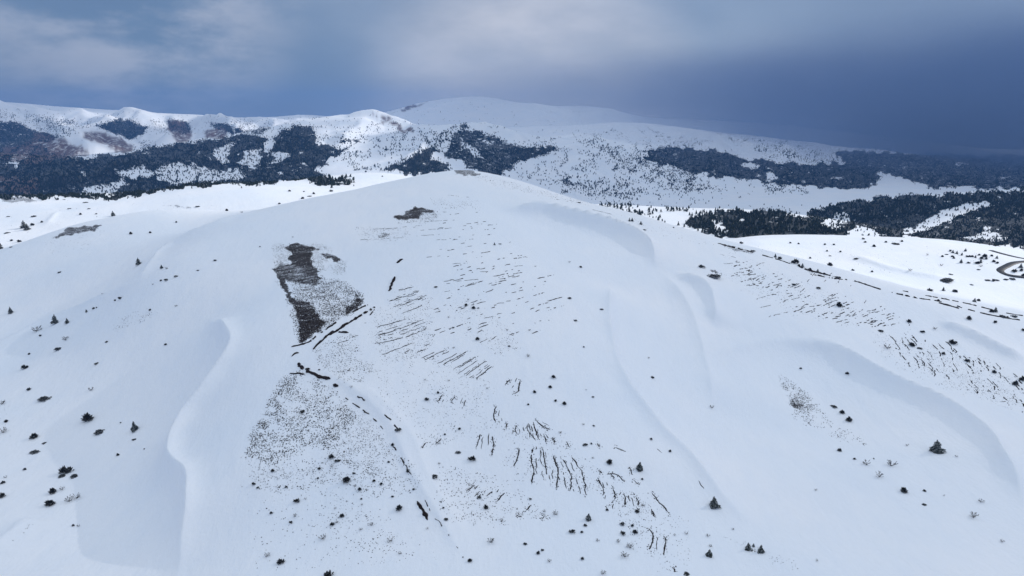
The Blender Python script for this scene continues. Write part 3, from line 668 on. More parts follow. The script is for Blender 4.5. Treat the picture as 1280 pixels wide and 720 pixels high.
# ------------------------------------------------------------------ shrubs and small pines, one by one (px, py, size in px, kind, [width factor])
SH = """69,401,9,c;84,402,5,c;46,411,8,t;82,423,6,t;74,434,7,f;32,458,6,j;36,486,4,j;56,496,9,f;2,503,6,t;111,520,12,j;124,537,9,f;168,534,9,c;42,544,8,j;7,526,4,j;4,538,7,t;114,486,5,t;133,427,3,j;207,430,3,j;168,548,4,f;55,553,3,f;121,453,4,f;36,442,3,j;151,528,2,j;50,419,3,j;43,563,7,f;31,586,3,j;147,568,4,j;84,586,11,j;78,593,6,f;93,593,7,f;67,613,8,j;78,610,5,t;63,628,10,j;86,624,7,t;96,620,7,t;7,596,3,t;3,603,4,j;2,618,7,j;92,656,3,j;98,657,3,t;180,561,2,j;414,569,7,j;422,574,6,f;415,582,4,t;434,598,11,j;450,610,6,j;444,607,4,t;399,585,4,j;397,597,3,j;341,587,5,c;317,604,4,j;322,609,3,j;370,625,6,j;369,644,5,t;363,652,4,j;339,640,4,j;427,644,6,j;421,652,4,t;416,654,5,j;403,671,7,t;464,655,5,t;488,674,6,t;451,661,4,t;498,633,9,j;510,588,5,j;542,593,7,f;351,701,7,j;410,717,10,j;334,693,6,t;443,591,3,j;549,579,3,t;534,660,3,t;517,611,3,j;500,691,4,t;558,648,4,j;554,634,3,j;467,600,4,c;476,604,4,c;486,577,3,j;452,623,3,j;452,630,3,t;491,620,3,j;419,635,3,t;382,623,3,t;358,608,3,j;497,534,7,f;490,555,5,j;378,514,5,j;534,498,5,j;548,490,4,j;456,515,3,t;399,461,3,f;531,474,3,t;439,483,3,t;597,422,6,c;566,409,3,j;567,434,3,t;660,444,5,t;692,470,5,j;688,483,5,j;694,500,4,j;706,503,6,c;730,433,3,j;668,489,5,c;816,471,4,j;574,535,4,c;561,475,3,t;556,542,3,j;731,554,5,f;739,554,3,j;729,530,3,t;742,531,3,f;814,548,3,j;700,540,4,t;660,505,3,j;636,432,3,j;609,485,3,t;741,495,3,f;733,487,2,t;811,447,3,t;589,572,8,j;572,564,6,f;607,633,7,j;600,620,5,f;613,675,8,t;657,679,4,j;672,690,5,j;678,687,3,c;687,700,5,t;715,663,6,j;727,664,4,j;732,656,4,j;736,647,8,c;747,675,4,t;728,697,4,j;800,584,10,c;761,576,8,j;754,715,6,t;794,663,7,j;778,665,6,j;788,682,8,t;781,693,8,t;778,654,5,j;773,676,5,t;790,656,4,j;797,638,5,j;759,636,4,j;587,699,6,j;694,641,6,t;557,648,4,f;663,623,3,j;680,638,4,t;627,649,4,t;804,631,4,t;741,572,3,t;803,598,3,j;890,508,5,t;1041,506,6,f;1053,514,6,j;1060,523,8,j;1001,460,3,j;1059,466,4,j;1170,560,12,c,1.25;1102,412,6,f;1140,430,7,j;1149,434,5,f;1192,427,7,j;1209,450,5,j;1179,441,4,j;1137,401,5,j;1268,478,7,j;1278,473,7,j;1153,414,4,j;1242,464,5,j;1109,433,7,t;1169,410,4,t;814,549,3,t;1134,556,3,t;892,629,12,c;935,684,8,c;951,687,8,c;887,692,8,c;885,669,4,t;888,682,4,t;942,682,4,c;1049,562,5,j;1083,578,7,t;1114,579,9,t;1099,593,8,t;1131,612,8,j;1068,573,3,j;1156,613,3,j;1156,630,4,f;1180,619,2,t;1226,626,5,t;1217,644,8,t;1253,676,4,t;1020,612,3,t;837,563,4,j;1195,570,3,t;916,661,3,t;1021,700,3,t;1092,573,2,j;857,715,6,f;858,666,4,t;843,668,3,t;993,326,8,j;877,332,6,j;892,341,11,f,1.3;1050,380,8,j;1022,358,5,f;992,354,5,f;1212,397,6,j;1194,363,5,j;1163,362,5,j;1179,362,4,c;1184,348,10,f;1038,330,6,j;1093,307,4,j;1050,314,3,j;1013,322,3,j;1071,322,5,f;1034,313,3,j;1066,337,3,j;975,322,5,j;969,320,4,c;941,312,5,f;927,303,4,j;1003,332,4,c;999,331,4,j;1013,336,5,j;1022,339,4,c;1046,345,5,f;1231,319,5,j;1222,328,4,j;1226,327,4,c;1201,327,4,c;1191,320,3,j;1188,313,3,j;1191,315,3,c;1192,322,3,j;1178,320,3,j;1183,317,3,f;1207,313,3,c;1209,320,3,j;1212,320,3,j;1215,320,3,j;1219,321,3,c;1227,322,4,j;1224,318,3,j;1240,319,3,j;1233,323,3,c;1242,326,4,j;1246,328,3,j;1211,328,3,j;1221,328,4,j;1226,332,3,t;1246,322,3,c;1185,347,8,f;1234,349,4,f;1242,350,4,j;1247,349,4,f;1257,348,4,f;1265,347,5,f;1268,338,5,j;1276,333,4,c;1276,337,4,j;1279,343,4,j;1188,342,3,f;1177,331,3,t;1223,336,3,f;1215,355,3,f;1202,318,3,c;1196,316,3,c;1173,375,3,j;1223,375,4,j;1218,376,4,c;1240,388,5,j;1244,388,5,c;1254,394,6,f;1267,394,5,f;1244,402,4,j;1279,412,4,j;1079,298,3,j;1081,302,3,j;1120,303,6,f;1127,301,3,j;1031,305,3,j;1042,305,3,j;1038,319,3,f;998,304,3,j;988,303,3,j;1107,302,3,j;1090,339,3,j;1138,337,4,t;1159,318,3,t;787,275,4,c;790,275,4,c;801,279,4,c;806,286,4,f;724,252,4,f;726,333,4,j;712,327,3,t;712,371,5,f;752,385,4,f;719,399,4,f;662,412,3,t;625,304,3,f;618,305,3,c;842,284,2,j;634,412,3,t;545,357,4,f;583,380,5,j;592,384,5,j;325,308,2,j;366,296,2,t;598,384,3,f;561,396,3,t;585,374,3,t;30,282,7,c;34,285,6,c;41,269,5,f;9,290,4,f;52,277,3,j;41,280,4,j;24,301,4,j;14,300,3,j;1,309,6,c;14,308,3,f;10,270,3,f;87,260,3,f;107,252,4,f;112,260,3,f;101,267,3,j;141,268,5,c;120,267,2,j;247,257,4,f;284,262,4,j;220,277,3,j;164,291,4,j;188,290,3,j;173,328,7,c;74,339,4,f;269,324,4,f;247,337,3,f;220,344,4,f;207,348,5,f;201,350,3,j;202,334,4,c;208,335,3,t;191,355,2,t;150,372,4,j;144,375,3,j;117,385,3,j;121,384,2,j;128,367,2,t;108,389,3,c;13,389,6,c;80,249,2,f;302,265,3,t;220,382,3,t;187,387,3,j;362,238,3,j;378,247,4,j;387,244,4,f;392,241,4,j;414,238,4,j;349,254,3,j;380,239,2,j;457,214,3,j;478,220,2,j"""
LM = [("the fork of the snowy track", 385, 448), ("the largest brown patch", 385, 385), ("the dark patch below the summit", 518, 267), ("the left gully's curved drift", 235, 610),
      ("the dark tailed ditch", 533, 642), ("the straight furrows below the track", 510, 400), ("the long curving furrows", 700, 585), ("the bowl lip beside the summit", 815, 320),
      ("the right flank's long drift", 1180, 515), ("the right flank's scrub streak", 1015, 510), ("the lone cone-shaped pine's slope", 892, 640), ("the furrows under the shoulder track", 1180, 450),
      ("the right shoulder's dirt track", 1100, 366), ("the asphalt road's bend", 1253, 338), ("the sunlit plateau's top", 1100, 300), ("the plateau's scrub cluster", 1212, 320), ("the shoulder track's upper end", 935, 312),
      ("the left hill's dark patch", 95, 290), ("the left hill's foot", 160, 368), ("the sunlit snow behind the left hill", 60, 262), ("the bare rib on the left hill", 222, 257), ("the near summit", 575, 212), ("the broad fan of tufts", 370, 560), ("the left snowfield's widest bush", 110, 520), ("the left snowfield's bush cluster", 75, 612), ("the lowest broken furrows", 790, 670), ("the dark diagonal furrows", 585, 460), ("the left crest's forest edge", 400, 228)]
SIZEW = [(10.5, 'large'), (7.5, 'sizeable'), (5.5, 'mid-sized'), (3.6, 'small'), (0, 'tiny')]
SHAPE = {'c': ('dark pine', 'pine', 'small pines on the snow slopes'), 'j': ('round juniper', 'juniper', 'juniper bushes on the snow slopes'), 'f': ('low flat juniper', 'juniper', 'juniper bushes on the snow slopes'), 't': ('thin leafless shrub', 'shrub', 'leafless shrubs on the snow slopes')}
NAMES = {'c': 'small_pine', 'j': 'juniper_bush', 'f': 'low_juniper', 't': 'leafless_shrub'}
ORD = ['nearest', 'second nearest', 'third nearest', 'fourth nearest', 'fifth nearest', 'sixth nearest', 'seventh nearest', 'eighth nearest', 'ninth nearest', 'tenth nearest']
ent = []
for it in SH.replace('\n', '').split(';'):
    f = it.split(','); ent.append((float(f[0]), float(f[1]), float(f[2]), 'j' if f[3] == 'c' and float(f[2]) < 7 and 330 < float(f[1]) and 300 < float(f[0]) < 860 else f[3], float(f[4]) if len(f) > 4 else 1.))
def dirw(dx, dy):
    if math.hypot(dx, dy) < 7: return 'beside'
    a = math.degrees(math.atan2(dy, dx)) % 360
    return ['right of', 'below right of', 'below', 'below left of', 'left of', 'above left of', 'above', 'above right of'][int((a+22.5)//45) % 8]
keyed = {}
for e in ent:
    lm = min(LM, key=lambda L: math.hypot(e[0]-L[1], (e[1]-L[2])*1.4))
    sz = next(w for t_, w in SIZEW if e[2] >= t_)
    key = (sz, SHAPE[e[3]][0], dirw(e[0]-lm[1], e[1]-lm[2]), lm[0])
    keyed.setdefault(key, []).append((math.hypot(e[0]-lm[1], e[1]-lm[2]), e))
for key, lst in keyed.items():
    lst.sort()
    for rank, (_, (px, py, hp, kd, wf)) in enumerate(lst):
        lab = f"{key[0]} {key[1]} {key[2]} {key[3]}"
        if len(lst) > 1: lab = f"{ORD[rank]} {lab}"
        P = cast(px, py+hp*.38) 
        if P is None: continue
        d = float(np.linalg.norm(P)); s_ = hp*d/FPX*1.12
        rs = random.Random(int(px*131+py*17))
        tr, cr = KIND[kd][rs.randrange(4)]
        if kd == 'c': sx = s_*1.2*wf; sz_ = s_*1.05
        elif kd == 'j': sx = s_*1.1*wf; sz_ = s_*1.05
        elif kd == 'f': sx = s_*1.35*wf; sz_ = s_*.95
        else: sx = s_*1.15; sz_ = s_*.95
        if hp < 4.5:                                # too small in the photo to show parts
            o = bpy.data.objects.new(NAMES[kd], cr); col.objects.link(o)
        else:
            o = bpy.data.objects.new(NAMES[kd], None); col.objects.link(o)
            for nm, me in (('trunk', tr), ('crown', cr)):
                c_ = bpy.data.objects.new(nm, me); col.objects.link(c_); c_.parent = o
        o.location = (P[0], P[1], P[2]-.06*s_); o.rotation_euler = (0, 0, rs.uniform(0, 6.28)); o.scale = (sx, sx*rs.uniform(.85, 1.1), sz_)
        tag(o, lab, SHAPE[kd][1], SHAPE[kd][2])

# ------------------------------------------------------------------ scattering in outlines
def scatter(poly, per_px):
    a = np.array(poly, float); x0, y0 = a.min(0); x1, y1 = a.max(0)
    n_ = int((x1-x0)*(y1-y0)*per_px); X = rng.uniform(x0, x1, n_); Y = rng.uniform(y0, y1, n_)
    k = in_poly(X, Y, poly); return np.stack([X[k], Y[k]], 1)
def merged(name, tv, tf, places, m, label, parent=None):
    """places: rows of x, y, z, sx, sy, sz, turn; every copy joined into one mesh"""
    Pz = np.array(places); tv = np.array(tv, float); tf = np.array(tf); n_ = len(Pz)
    c_, s_ = np.cos(Pz[:, 6]), np.sin(Pz[:, 6])
    lx = tv[None, :, 0]*Pz[:, 3:4]; ly = tv[None, :, 1]*Pz[:, 4:5]
    V = np.stack([lx*c_[:, None]-ly*s_[:, None]+Pz[:, 0:1], lx*s_[:, None]+ly*c_[:, None]+Pz[:, 1:2], tv[None, :, 2]*Pz[:, 5:6]+Pz[:, 2:3]], -1)
    if len(tv) > 6: V += rng.normal(0, 1, V.shape)*np.array([.05, .05, .03])*Pz[:, None, 3:6]
    F = tf[None]+(np.arange(n_)*len(tv))[:, None, None]
    o = add_mesh(name, V.reshape(-1, 3), F.reshape(-1, tf.shape[1]), m, smooth=False, parent=parent); o['kind'] = 'stuff'
    if label: o['label'] = label
    return o
# forest tree: ragged two-tier cone on a stub
tv = []; tf = []
for z0, z1, r_ in ((.12, .62, .30), (.42, 1.0, .21)):
    k = len(tv)
    for i in range(5): a = i*1.2566+z0*3; tv.append((r_*math.cos(a), r_*math.sin(a), z0+(.06 if i % 2 else -.03)))
    tv.append((0, 0, z1)); tf += [(k+i, k+(i+1) % 5, k+5) for i in range(5)]
k = len(tv); tv += [(.03, 0, -.15), (-.02, .03, -.15), (-.02, -.03, -.15), (0, 0, .3)]; tf += [(k, k+1, k+3), (k+1, k+2, k+3), (k+2, k, k+3)]
bins = {'F': [], 'G': [], 'K': [], 'L': [], 'H': []}
edge = []
for cov, poly in FOREST:
    a = np.array(poly, float); cx, cy = a.mean(0)
    isF = cy > 262 and cx < 1100 or (cy > 245 and cx < 960) or (cy > 220 and cx < 460 and cx > 380)
    isG = cx > 1100 and cy > 240
    k_ = .40 if isF else (.75 if isG else .95)
    S_ = scatter(poly, k_*min(cov, .97))
    keep = np.ones(len(S_), bool)
    S_ = S_+rng.normal(0, 1, S_.shape)*(2.2, 1.); kk = np.where((S_[:, 0] < 340) & (S_[:, 1] < 178), .35, 1.); S_[:, 0] -= 8*kk*fbm(S_[:, 0]/9, S_[:, 1]/6, 4, 91); S_[:, 1] -= 5*kk*fbm(S_[:, 0]/9+40, S_[:, 1]/6, 3, 93)
    for hc, hp_ in HOLES: keep &= ~in_poly(S_[:, 0], S_[:, 1], hp_) | (rng.random(len(S_)) < hc)
    cl = fbm(S_[:, 0]/13, S_[:, 1]/6, 4, 61)
    keep &= rng.random(len(S_)) < (1.9+1.9*cl if cov > .85 else 1+1.5*cl if cov > .3 else .75+2.6*cl)
    for x, y in S_[keep]:
        P = cast(x, y)
        if P is None: continue
        r = math.hypot(P[0], P[1])
        if r < 830: continue
        if r < 1700 and isF: h = random.uniform(3., 7.4)
        elif r < 1750: h = random.uniform(2.2, 4.2)
        elif r < 2700: h = random.uniform(3.6, 7.2)
        else: h = random.uniform(4., 8)*(1+.2*(r > 5000))
        w = h*random.uniform(.85, 1.3)
        row = (P[0], P[1], P[2], w, w, h, random.uniform(0, 6.28))
        if isF and r < 1700: (edge if (random.random() < (.9 if x < 868 else .05)) and len(edge) < 130 else bins['F']).append(row)
        else: bins['G' if isG else 'K' if x < 318 else 'L' if x < 665 else 'H'].append(row)
for kk, lab in (('F', 'pine forest just beyond the near hill shoulder'), ('G', 'dark forest covering the low hills on the right'), ('K', 'dark forest covering the left ridge'), ('L', 'dark forest on the central foothills'), ('H', 'forest band along the far valley side')):
    print(kk, len(bins[kk]))
    if bins[kk]: merged('pine_forest', tv, tf, bins[kk], m_far, lab)
# pines that stand apart in front of that forest: individuals with trunk and crown
EV = [KIND['c'][v] for v in range(4)]
edge.sort(key=lambda r_: proj(*r_[:3])[0])
nl = nr_ = 0
for i, row in enumerate(edge):
    me = EV[i % 4][1]
    o = bpy.data.objects.new('forest_edge_pine', me); col.objects.link(o)
    o.location = (row[0], row[1], row[2]-.3); o.scale = (row[5]*.8, row[5]*.8, row[5]); o.rotation_euler = (0, 0, row[6])
    left = proj(*row[:3])[0] < 500
    nl += left; nr_ += not left; k_ = nl if left else nr_
    sfx = 'th' if 10 <= k_ % 100 <= 20 else {1: 'st', 2: 'nd', 3: 'rd'}.get(k_ % 10, 'th'); hw = 'tall' if row[5] > 6.5 else 'short' if row[5] < 4.6 else 'middling'
    tag(o, f"{hw} dark pine, {k_}{sfx} from the left along the forest edge " + ('behind the left crest' if left else 'beyond the shoulder'), 'pine', 'pines at the forest edge behind the left crest' if left else 'pines at the forest edge beyond the shoulder')

# ------------------------------------------------------------------ tufts of heather poking through the snow
uv = []; uf = []
for i in range(3):
    a = i*2.09; k = len(uv)
    uv += [(.5*math.cos(a), .5*math.sin(a), -.1), (.5*math.cos(a+1.4), .5*math.sin(a+1.4), -.1), (.18*math.cos(a+.6), .18*math.sin(a+.6), .9), (-.2*math.cos(a), -.2*math.sin(a), -.1)]
    uf += [(k, k+1, k+2), (k+1, k+3, k+2), (k+3, k, k+2)]
TUFTS = [
 ('heather between the bare strips of the dark patch', [(.42, [(345,350),(400,345),(430,352),(457,372),(440,392),(405,410),(375,430),(362,385)], 1.3), (.5, [(342,306),(405,305),(432,328),(430,345),(400,340),(380,335),(342,345)], 1.0)]),
 ('heather tufts fanning out below the track bend', [(.17, [(372,462),(398,474),(425,495),(445,520),(430,560),(395,560),(345,580),(306,575),(312,545),(335,505)], 1.15), (.14, [(430,500),(460,520),(488,560),(490,580),(470,600),(430,580),(400,560)], .8), (.07, [(306,575),(345,580),(430,570),(500,600),(470,625),(420,600),(360,620),(320,610)], .9), (.22, [(352,470),(372,470),(345,520),(310,570),(320,535)], 1.1)]),
 ('heather tufts in the corner under the track', [(.15, [(392,437),(412,424),(442,416),(452,440),(470,465),(450,478),(425,476),(398,455)], 1.0)]),
 ('heather tufts among the straight furrows', [(.08, [(468,388),(500,375),(540,372),(540,430),(520,450),(482,452),(462,420)], .9), (.035, [(450,455),(540,445),(620,480),(600,540),(540,560),(490,520)], .8), (.03, [(560,360),(625,395),(650,440),(600,430),(560,400)], .9), (.07, [(608,425),(640,420),(650,440),(620,448)], .8)]),
 ('heather tufts in the lower furrowed slope', [(.045, [(490,565),(520,580),(530,610),(500,620),(470,600)], .9), (.05, [(548,580),(640,600),(690,650),(620,660),(560,650),(545,620)], .9), (.03, [(600,520),(700,540),(760,600),(820,620),(840,690),(800,700),(760,620),(640,600)], .8), (.02, [(400,610),(470,640),(520,690),(440,690),(400,650)], .8), (.008, [(300,600),(420,590),(560,700),(320,715)], .9), (.05, [(900,668),(940,678),(985,695),(1000,712),(960,700)], .7), (.02, [(740,600),(860,650),(870,715),(820,715)], .8)]),
 ('scrub tufts in a streak on the right flank', [(.30, [(973,470),(985,473),(1004,490),(1018,510),(1005,518),(990,508),(982,490)], 1.15), (.14, [(985,500),(1010,490),(1040,530),(1075,545),(1085,556),(1050,550),(1010,532),(995,525)], 1.1)]),
 ('scrub tufts on the furrows under the shoulder track', [(.05, [(1085,415),(1150,430),(1220,440),(1280,480),(1280,520),(1230,500),(1160,480),(1100,445)], 1.0), (.10, [(1130,438),(1170,440),(1250,480),(1280,500),(1240,498),(1180,480)], .8), (.035, [(900,310),(960,330),(1100,400),(1060,410),(980,390),(920,345)], .9), (.05, [(900,338),(930,345),(990,375),(960,380),(915,358)], .8)]),
 ('heather tufts round the summit', [(.12, [(536,247),(595,249),(600,262),(545,262)], 1.1), (.12, [(440,283),(510,286),(512,303),(455,302)], 1.1), (.14, [(560,212),(600,218),(690,240),(745,256),(700,250),(620,232)], 1.3), (.03, [(750,258),(850,292),(900,308),(860,305),(760,272)], 1.0), (.22, [(486,275),(520,258),(550,265),(545,276),(510,280)], 1.2)]),
 ('heather tufts on the left hill', [(.04, [(55,300),(85,290),(130,285),(125,305),(80,322),(58,315)], 1.2), (.12, [(150,398),(175,388),(198,384),(190,395),(165,408),(140,414)], 1.0), (.05, [(18,665),(42,650),(35,668),(12,682)], .9), (.03, [(0,510),(10,500),(12,545),(0,550)], .9), (.05, [(62,299),(86,284),(126,281),(122,287),(100,291),(80,297)], 1.4), (.05, [(180,257),(246,262),(240,264),(185,262)], 1.3)]),
 ('scrub tufts on the sunlit plateau', [(.06, [(1180,312),(1215,312),(1250,322),(1240,330),(1200,326)], 1.6), (.012, [(940,305),(1100,300),(1180,310),(1170,345),(1050,340),(960,318)], 1.2), (.004, [(0,250),(160,250),(240,240),(330,235),(300,262),(180,262),(80,280),(0,300)], 1.8)]),
]
for lab, sets in TUFTS:
    rows = []
    for dens, poly, size in sets:
        S_ = scatter(poly, dens*3.2)
        cl = fbm(S_[:, 0]/11, S_[:, 1]/7, 3, 13)
        for (x, y), cc in zip(S_, cl):
            if cc < -.14 + random.uniform(-.25, .15): continue
            P = cast(x+random.gauss(0, 2), y+random.gauss(0, 1.2))
            if P is None or math.hypot(P[0], P[1]) > 1300: continue
            w = size*random.uniform(.2, .72)*.52*(1.5 if random.random() < .06 else 1)
            rows.append((P[0], P[1], P[2], w*random.uniform(.8, 1.6), w, w*random.uniform(.35, .8), random.uniform(0, 6.28)))
    pass; merged('heather_tufts', uv, uf, rows, m_tuft, lab)

# ------------------------------------------------------------------ planting furrows: broken banks of bare soil
def bank(name, pts, w, broken, seed, m=m_soil, parent=hill, straight=False, hgt=.5):
    pp = pts if straight and len(pts) == 2 else smooth_line(pts, 6)
    W_ = [cast(float(a[0]), float(a[1])) for a in pp]; W_ = [a for a in W_ if a is not None]
    if len(W_) < 2: return None
    W_ = np.array(W_); L = np.concatenate([[0], np.cumsum(np.hypot(*np.diff(W_[:, :2], axis=0).T))])
    n_ = max(6, int(L[-1]/.45)); s_ = np.linspace(0, L[-1], n_)
    X = np.interp(s_, L, W_[:, 0]); Y = np.interp(s_, L, W_[:, 1]); tx = np.gradient(X); ty = np.gradient(Y); tl = np.hypot(tx, ty)+1e-9; nx, ny = -ty/tl, tx/tl
    j_ = fbm(s_/2.2, s_*0+seed, 3, 5)*.5; X = X+nx*j_; Y = Y+ny*j_
    on = fbm(s_/2.6+seed*7, s_*0+seed, 3, 17) > broken; wv = w*(.55+.9*vnoise(s_/1.3, s_*0+seed, 23))*np.clip(np.minimum(s_, L[-1]-s_)/1.2+.25, 0, 1)
    V = []; F = []
    for i in range(n_):
        gz = ground(X[i], Y[i])
        for o_, h_ in ((-1, -.12), (-.45, .6), (.1, 1.), (.6, .45), (1.1, -.12)):
            x, y = X[i]+nx[i]*o_*wv[i]*.5, Y[i]+ny[i]*o_*wv[i]*.5
            V.append((x, y, gz + h_*hgt*wv[i] + random.uniform(-.03, .03)))
        if i and on[i] and on[i-1]:
            k = (i-1)*5; F += [(k+q, k+q+1, k+q+6, k+q+5) for q in range(4)]
    if not F: return None
    used = sorted({a for f in F for a in f}); mp_ = {a: b for b, a in enumerate(used)}
    o = add_mesh(name, [V[a] for a in used], [tuple(mp_[a] for a in f) for f in F], m, smooth=True, parent=parent)
    return o
FUR = """497,363 515,359|486,377 523,365|491,384 532,370|504,391 533,380|471,409 508,399|472,420 500,411 530,399|471,430 511,420 534,410|477,444 516,429|505,441 513,437|523,440 533,436|537,422 543,419|530,450 545,443 558,437|554,456 583,439|569,462 595,446|582,470 607,451|593,474 615,458|632,481 638,474|643,492 648,488 650,476|547,502 554,492|564,502 569,496|579,508 582,500|619,528 618,516 620,507|633,535 633,528|645,542 645,532|663,547 658,530|673,549 667,528|683,553 679,542|693,555 693,547|711,559 708,552|595,559 600,543|617,560 616,545|749,559 747,554|680,534 688,537|669,524 680,534|617,560 614,570|648,560 647,571 641,583|666,560 664,576 667,587 665,604|677,560 680,573 683,593|691,570 697,587 696,611|704,574 714,596 712,613|715,571 729,596 732,621|747,587 753,592|760,593 770,593 780,602|763,593 767,598|791,600 800,606|788,584 789,593|747,599 754,610 754,618|766,610 769,623 759,633|780,617 781,632|791,616 797,627 797,638|584,614 592,606|597,622 608,613|620,627 631,616|647,643 651,646 664,631|678,648 681,644|811,661 816,669 812,687|814,616 825,629 837,642|830,670 833,677 829,694|768,559 782,564|814,637 818,646|842,708 843,715|527,560 532,553|545,556 552,548"""
FAINT = """541,313 559,311|532,322 551,320|641,333 654,332|587,354 597,353|555,365 572,361|549,356 563,354|605,398 618,395|596,431 610,423|610,427 622,420|560,330 585,329|600,340 620,339|545,300 575,299|620,380 640,377|640,405 655,401|525,288 565,285|495,279 570,275|500,284 540,281|455,287 520,284|450,300 505,297|570,352 600,349|616,350 640,347|520,295 550,293|640,420 646,416|1173,429 1179,441|1163,440 1165,447|1176,447 1181,458|1190,451 1197,464|1208,462 1212,472|1230,475 1228,484 1217,485|1245,480 1248,489 1236,493|1267,492 1266,500 1249,502|1222,451 1231,462|1196,442 1200,448|1240,462 1245,467|1150,435 1150,443|1255,470 1262,480|1135,402 1138,412|1127,420 1129,430|945,374 975,365|950,385 968,380|935,358 955,352|920,345 945,342|975,378 1000,372|905,330 930,327|1015,345 1022,338|1030,352 1040,341|1060,362 1066,352|960,396 985,390|1005,357 1012,349|1045,356 1051,348|1080,380 1086,371|1000,366 1006,360|560,244 590,247|690,248 715,253|740,262 765,268|900,318 920,322|470,390 478,388|690,575 694,590|820,560 828,566|872,601 880,611|455,404 470,401|430,432 447,427|420,430 436,425|438,422 452,418"""
for i, ln in enumerate(FUR.split('|')):
    bank('furrow', [tuple(map(float, q.split(','))) for q in ln.split()], .44, -.5, i*1.7, hgt=.35)
rows = []                                      # loose sods and tufts strung along the furrows
for ln in FUR.split('|'):
    pp = smooth_line([tuple(map(float, q.split(','))) for q in ln.split()], 8)
    for k in range(len(pp)*2):
        q = pp[random.randrange(len(pp))]; P = cast(q[0]+random.gauss(0, 1.5), q[1]+random.gauss(0, 1.5))
        if P is not None: w = random.uniform(.12, .42); rows.append((P[0], P[1], P[2], w*1.3, w, w*.7, random.uniform(0, 6.28)))
merged('furrow_tufts', uv, uf, rows, m_tuft, 'loose sods and tufts along the furrows')
for i, ln in enumerate(FAINT.split('|')):
    bank('furrow', [tuple(map(float, q.split(','))) for q in ln.split()], .38, -.12, i*1.3+200, hgt=.35)
# finer lines between neighbouring furrows
fl = [[tuple(map(float, q.split(','))) for q in ln.split()] for ln in FUR.split('|')]
for i, a in enumerate(fl):
    for j, b_ in enumerate(fl[i+1:i+3]):
        if len(a) < 2 or math.hypot(a[0][0]-b_[0][0], a[0][1]-b_[0][1]) > 26 or math.hypot(a[-1][0]-b_[-1][0], a[-1][1]-b_[-1][1]) > 26: continue
        for t in ((.5,) if j else (.33, .67)):
            sh = rng.uniform(-4, 4, 2)
            bank('furrow', [(a[0][0]*(1-t)+b_[0][0]*t+sh[0]*.4, a[0][1]*(1-t)+b_[0][1]*t+sh[1]), (a[-1][0]*(1-t)+b_[-1][0]*t+sh[0]*.4, a[-1][1]*(1-t)+b_[-1][1]*t+sh[1])], .3, -.1, i*3.1+j+t+700)
# generated rows of faint broken furrows on the shoulder slope
for i in range(130):
    x = rng.uniform(910, 1110); y = 318+(x-900)*.37+rng.uniform(0, 42)*(1-abs(x-1000)/220); l = rng.uniform(7, 20)
    bank('furrow', [(x, y), (x+l, y-l*rng.uniform(.12, .5))], .5, .05, i*2.1+400)
for i in range(75):
    x = rng.uniform(1110, 1275); y = 400+(x-1100)*.42+rng.uniform(-8, 34); l = rng.uniform(4, 11)
    bank('furrow', [(x, y), (x+l*.8, y+l*.8), (x+l*.9, y+l*1.4)], .55, -.02, i*2.1+500)
for i in range(190):
    x = rng.uniform(540, 690); y = rng.uniform(265, 420); l = rng.uniform(8, 22)
    if x > 600+(y-265)*.9: continue
    bank('furrow', [(x, y), (x+l, y-l*.1-(y-265)*l*.0016)], .42, .1, i*2.1+600)
# banks of the snow-covered track, bare marks and ditches
EDG = [([(412,419),(422,413),(435,404),(452,394),(469,384)], 1.5, -.5), ([(391,437),(398,430),(409,420),(418,414)], 1.3, -.5), ([(364,434),(385,428),(396,420),(422,402),(445,388),(460,381)], 1.0, -.15), ([(416,415),(436,416)], 1.5, -.3),
       ([(373,457),(380,461),(388,461)], 1.9, -.6), ([(382,464),(392,467),(400,471),(413,474)], 1.6, -.6), ([(372,454),(376,456)], 1.5, -.6), ([(416,481),(423,483)], 1.6, -.7), ([(362,467),(372,467),(384,468)], .9, -.2), ([(364,446),(368,442),(374,441)], .9, -.4),
       ([(424,493),(440,503),(458,516),(476,533),(486,548),(490,556)], .45, -.05), ([(440,490),(469,509),(487,524),(500,540)], .6, .05), ([(490,556),(500,570),(510,588)], .5, .05), ([(510,588),(540,640),(575,690),(590,715)], .3, .2),
       ([(487,364),(489,357),(494,346)], 1.3, -.7), ([(497,329),(500,326),(504,324)], 1.6, -.8), ([(522,626),(527,634),(531,642),(535,650)], 1.1, -.5), ([(529,640),(534,647)], 1.5, -.9), ([(455,404),(470,384)], .6, .1)]
for i, (pts, w, br) in enumerate(EDG): bank('track_bank' if i < 14 else 'eroded_ditch', pts, w, br, 800+i*3.3)
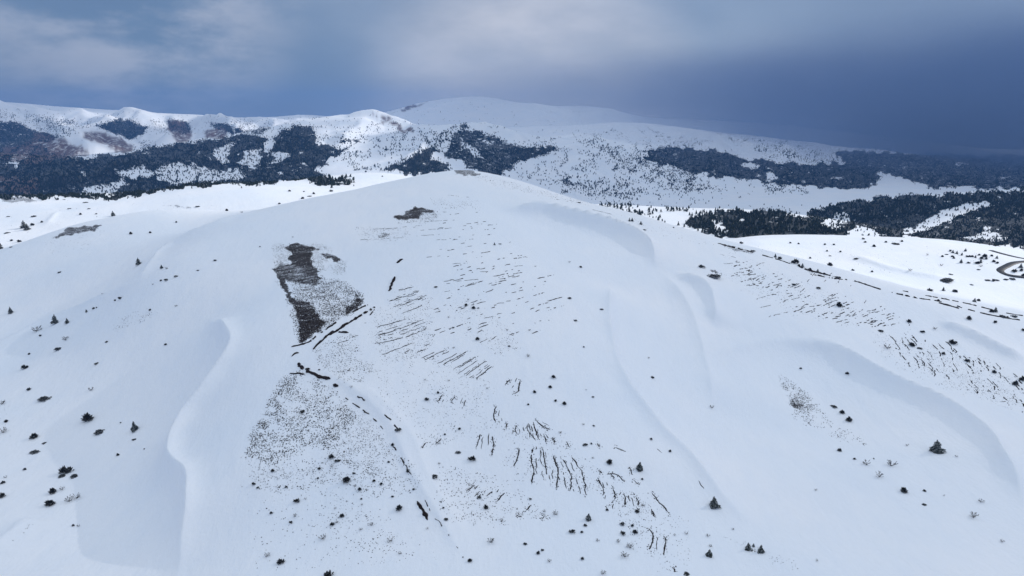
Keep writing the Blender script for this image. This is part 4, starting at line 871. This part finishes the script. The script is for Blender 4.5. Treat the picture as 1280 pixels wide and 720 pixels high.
TR = [([(897,304),(910,308),(922,311),(942,316)], 1.4, -.1), ([(942,316),(970,324),(998,333)], 1.0, .0), ([(998,333),(1007,337),(1022,341),(1039,345)], 1.6, -.3), ([(1013,343),(1041,348),(1060,350)], 1.1, -.2), ([(1039,345),(1073,353),(1107,364),(1147,373)], 1.2, -.12),
      ([(1147,373),(1180,378),(1210,387),(1243,395),(1285,402)], 1.0, -.2), ([(1120,362),(1160,370),(1210,380),(1250,390),(1285,396)], 1.0, -.1), ([(1165,375),(1175,379),(1200,386)], 1.2, -.3)]
for i, (pts, w, br) in enumerate(TR): bank('dirt_track_bank', pts, w, br, 900+i*3.3)

# ------------------------------------------------------------------ the asphalt road on the right, ploughed clear
def ribbon(name, pts, width, m, lift, n=10, kind='structure'):
    W_ = np.array([cast(*a) for a in smooth_line(pts, n)]); L = np.concatenate([[0], np.cumsum(np.hypot(*np.diff(W_[:, :2], axis=0).T))])
    k = int(L[-1]/2); s_ = np.linspace(0, L[-1], k); X = np.interp(s_, L, W_[:, 0]); Y = np.interp(s_, L, W_[:, 1])
    for _ in range(6): X[1:-1] = (X[:-2]+X[1:-1]*2+X[2:])/4; Y[1:-1] = (Y[:-2]+Y[1:-1]*2+Y[2:])/4
    tx, ty = np.gradient(X), np.gradient(Y); tl = np.hypot(tx, ty); nx, ny = -ty/tl, tx/tl; V = []; F = []
    for i in range(k):
        zs = max(ground(X[i]+nx[i]*o_*width, Y[i]+ny[i]*o_*width) for o_ in (-.5, 0, .5))+lift
        for o_, dz in ((-.62, -.8), (-.5, 0), (0, .06), (.5, 0), (.62, -.8)): V.append((X[i]+nx[i]*o_*width, Y[i]+ny[i]*o_*width, zs+dz))
        if i: q_ = (i-1)*5; F += [(q_+a, q_+a+1, q_+a+6, q_+a+5) for a in range(4)]
    o = add_mesh(name, V, F, m); o['kind'] = kind; return o
ribbon('asphalt_road', [(1300,326),(1280,327),(1267,328.5),(1257,333),(1249,337.5),(1252,341),(1262,344.5),(1280,346.5),(1300,348)], 5.0, m_asph, .12)
ribbon('upper_road', [(1238,313),(1248,316),(1267,321),(1285,324)], 4.5, m_asph, .12)
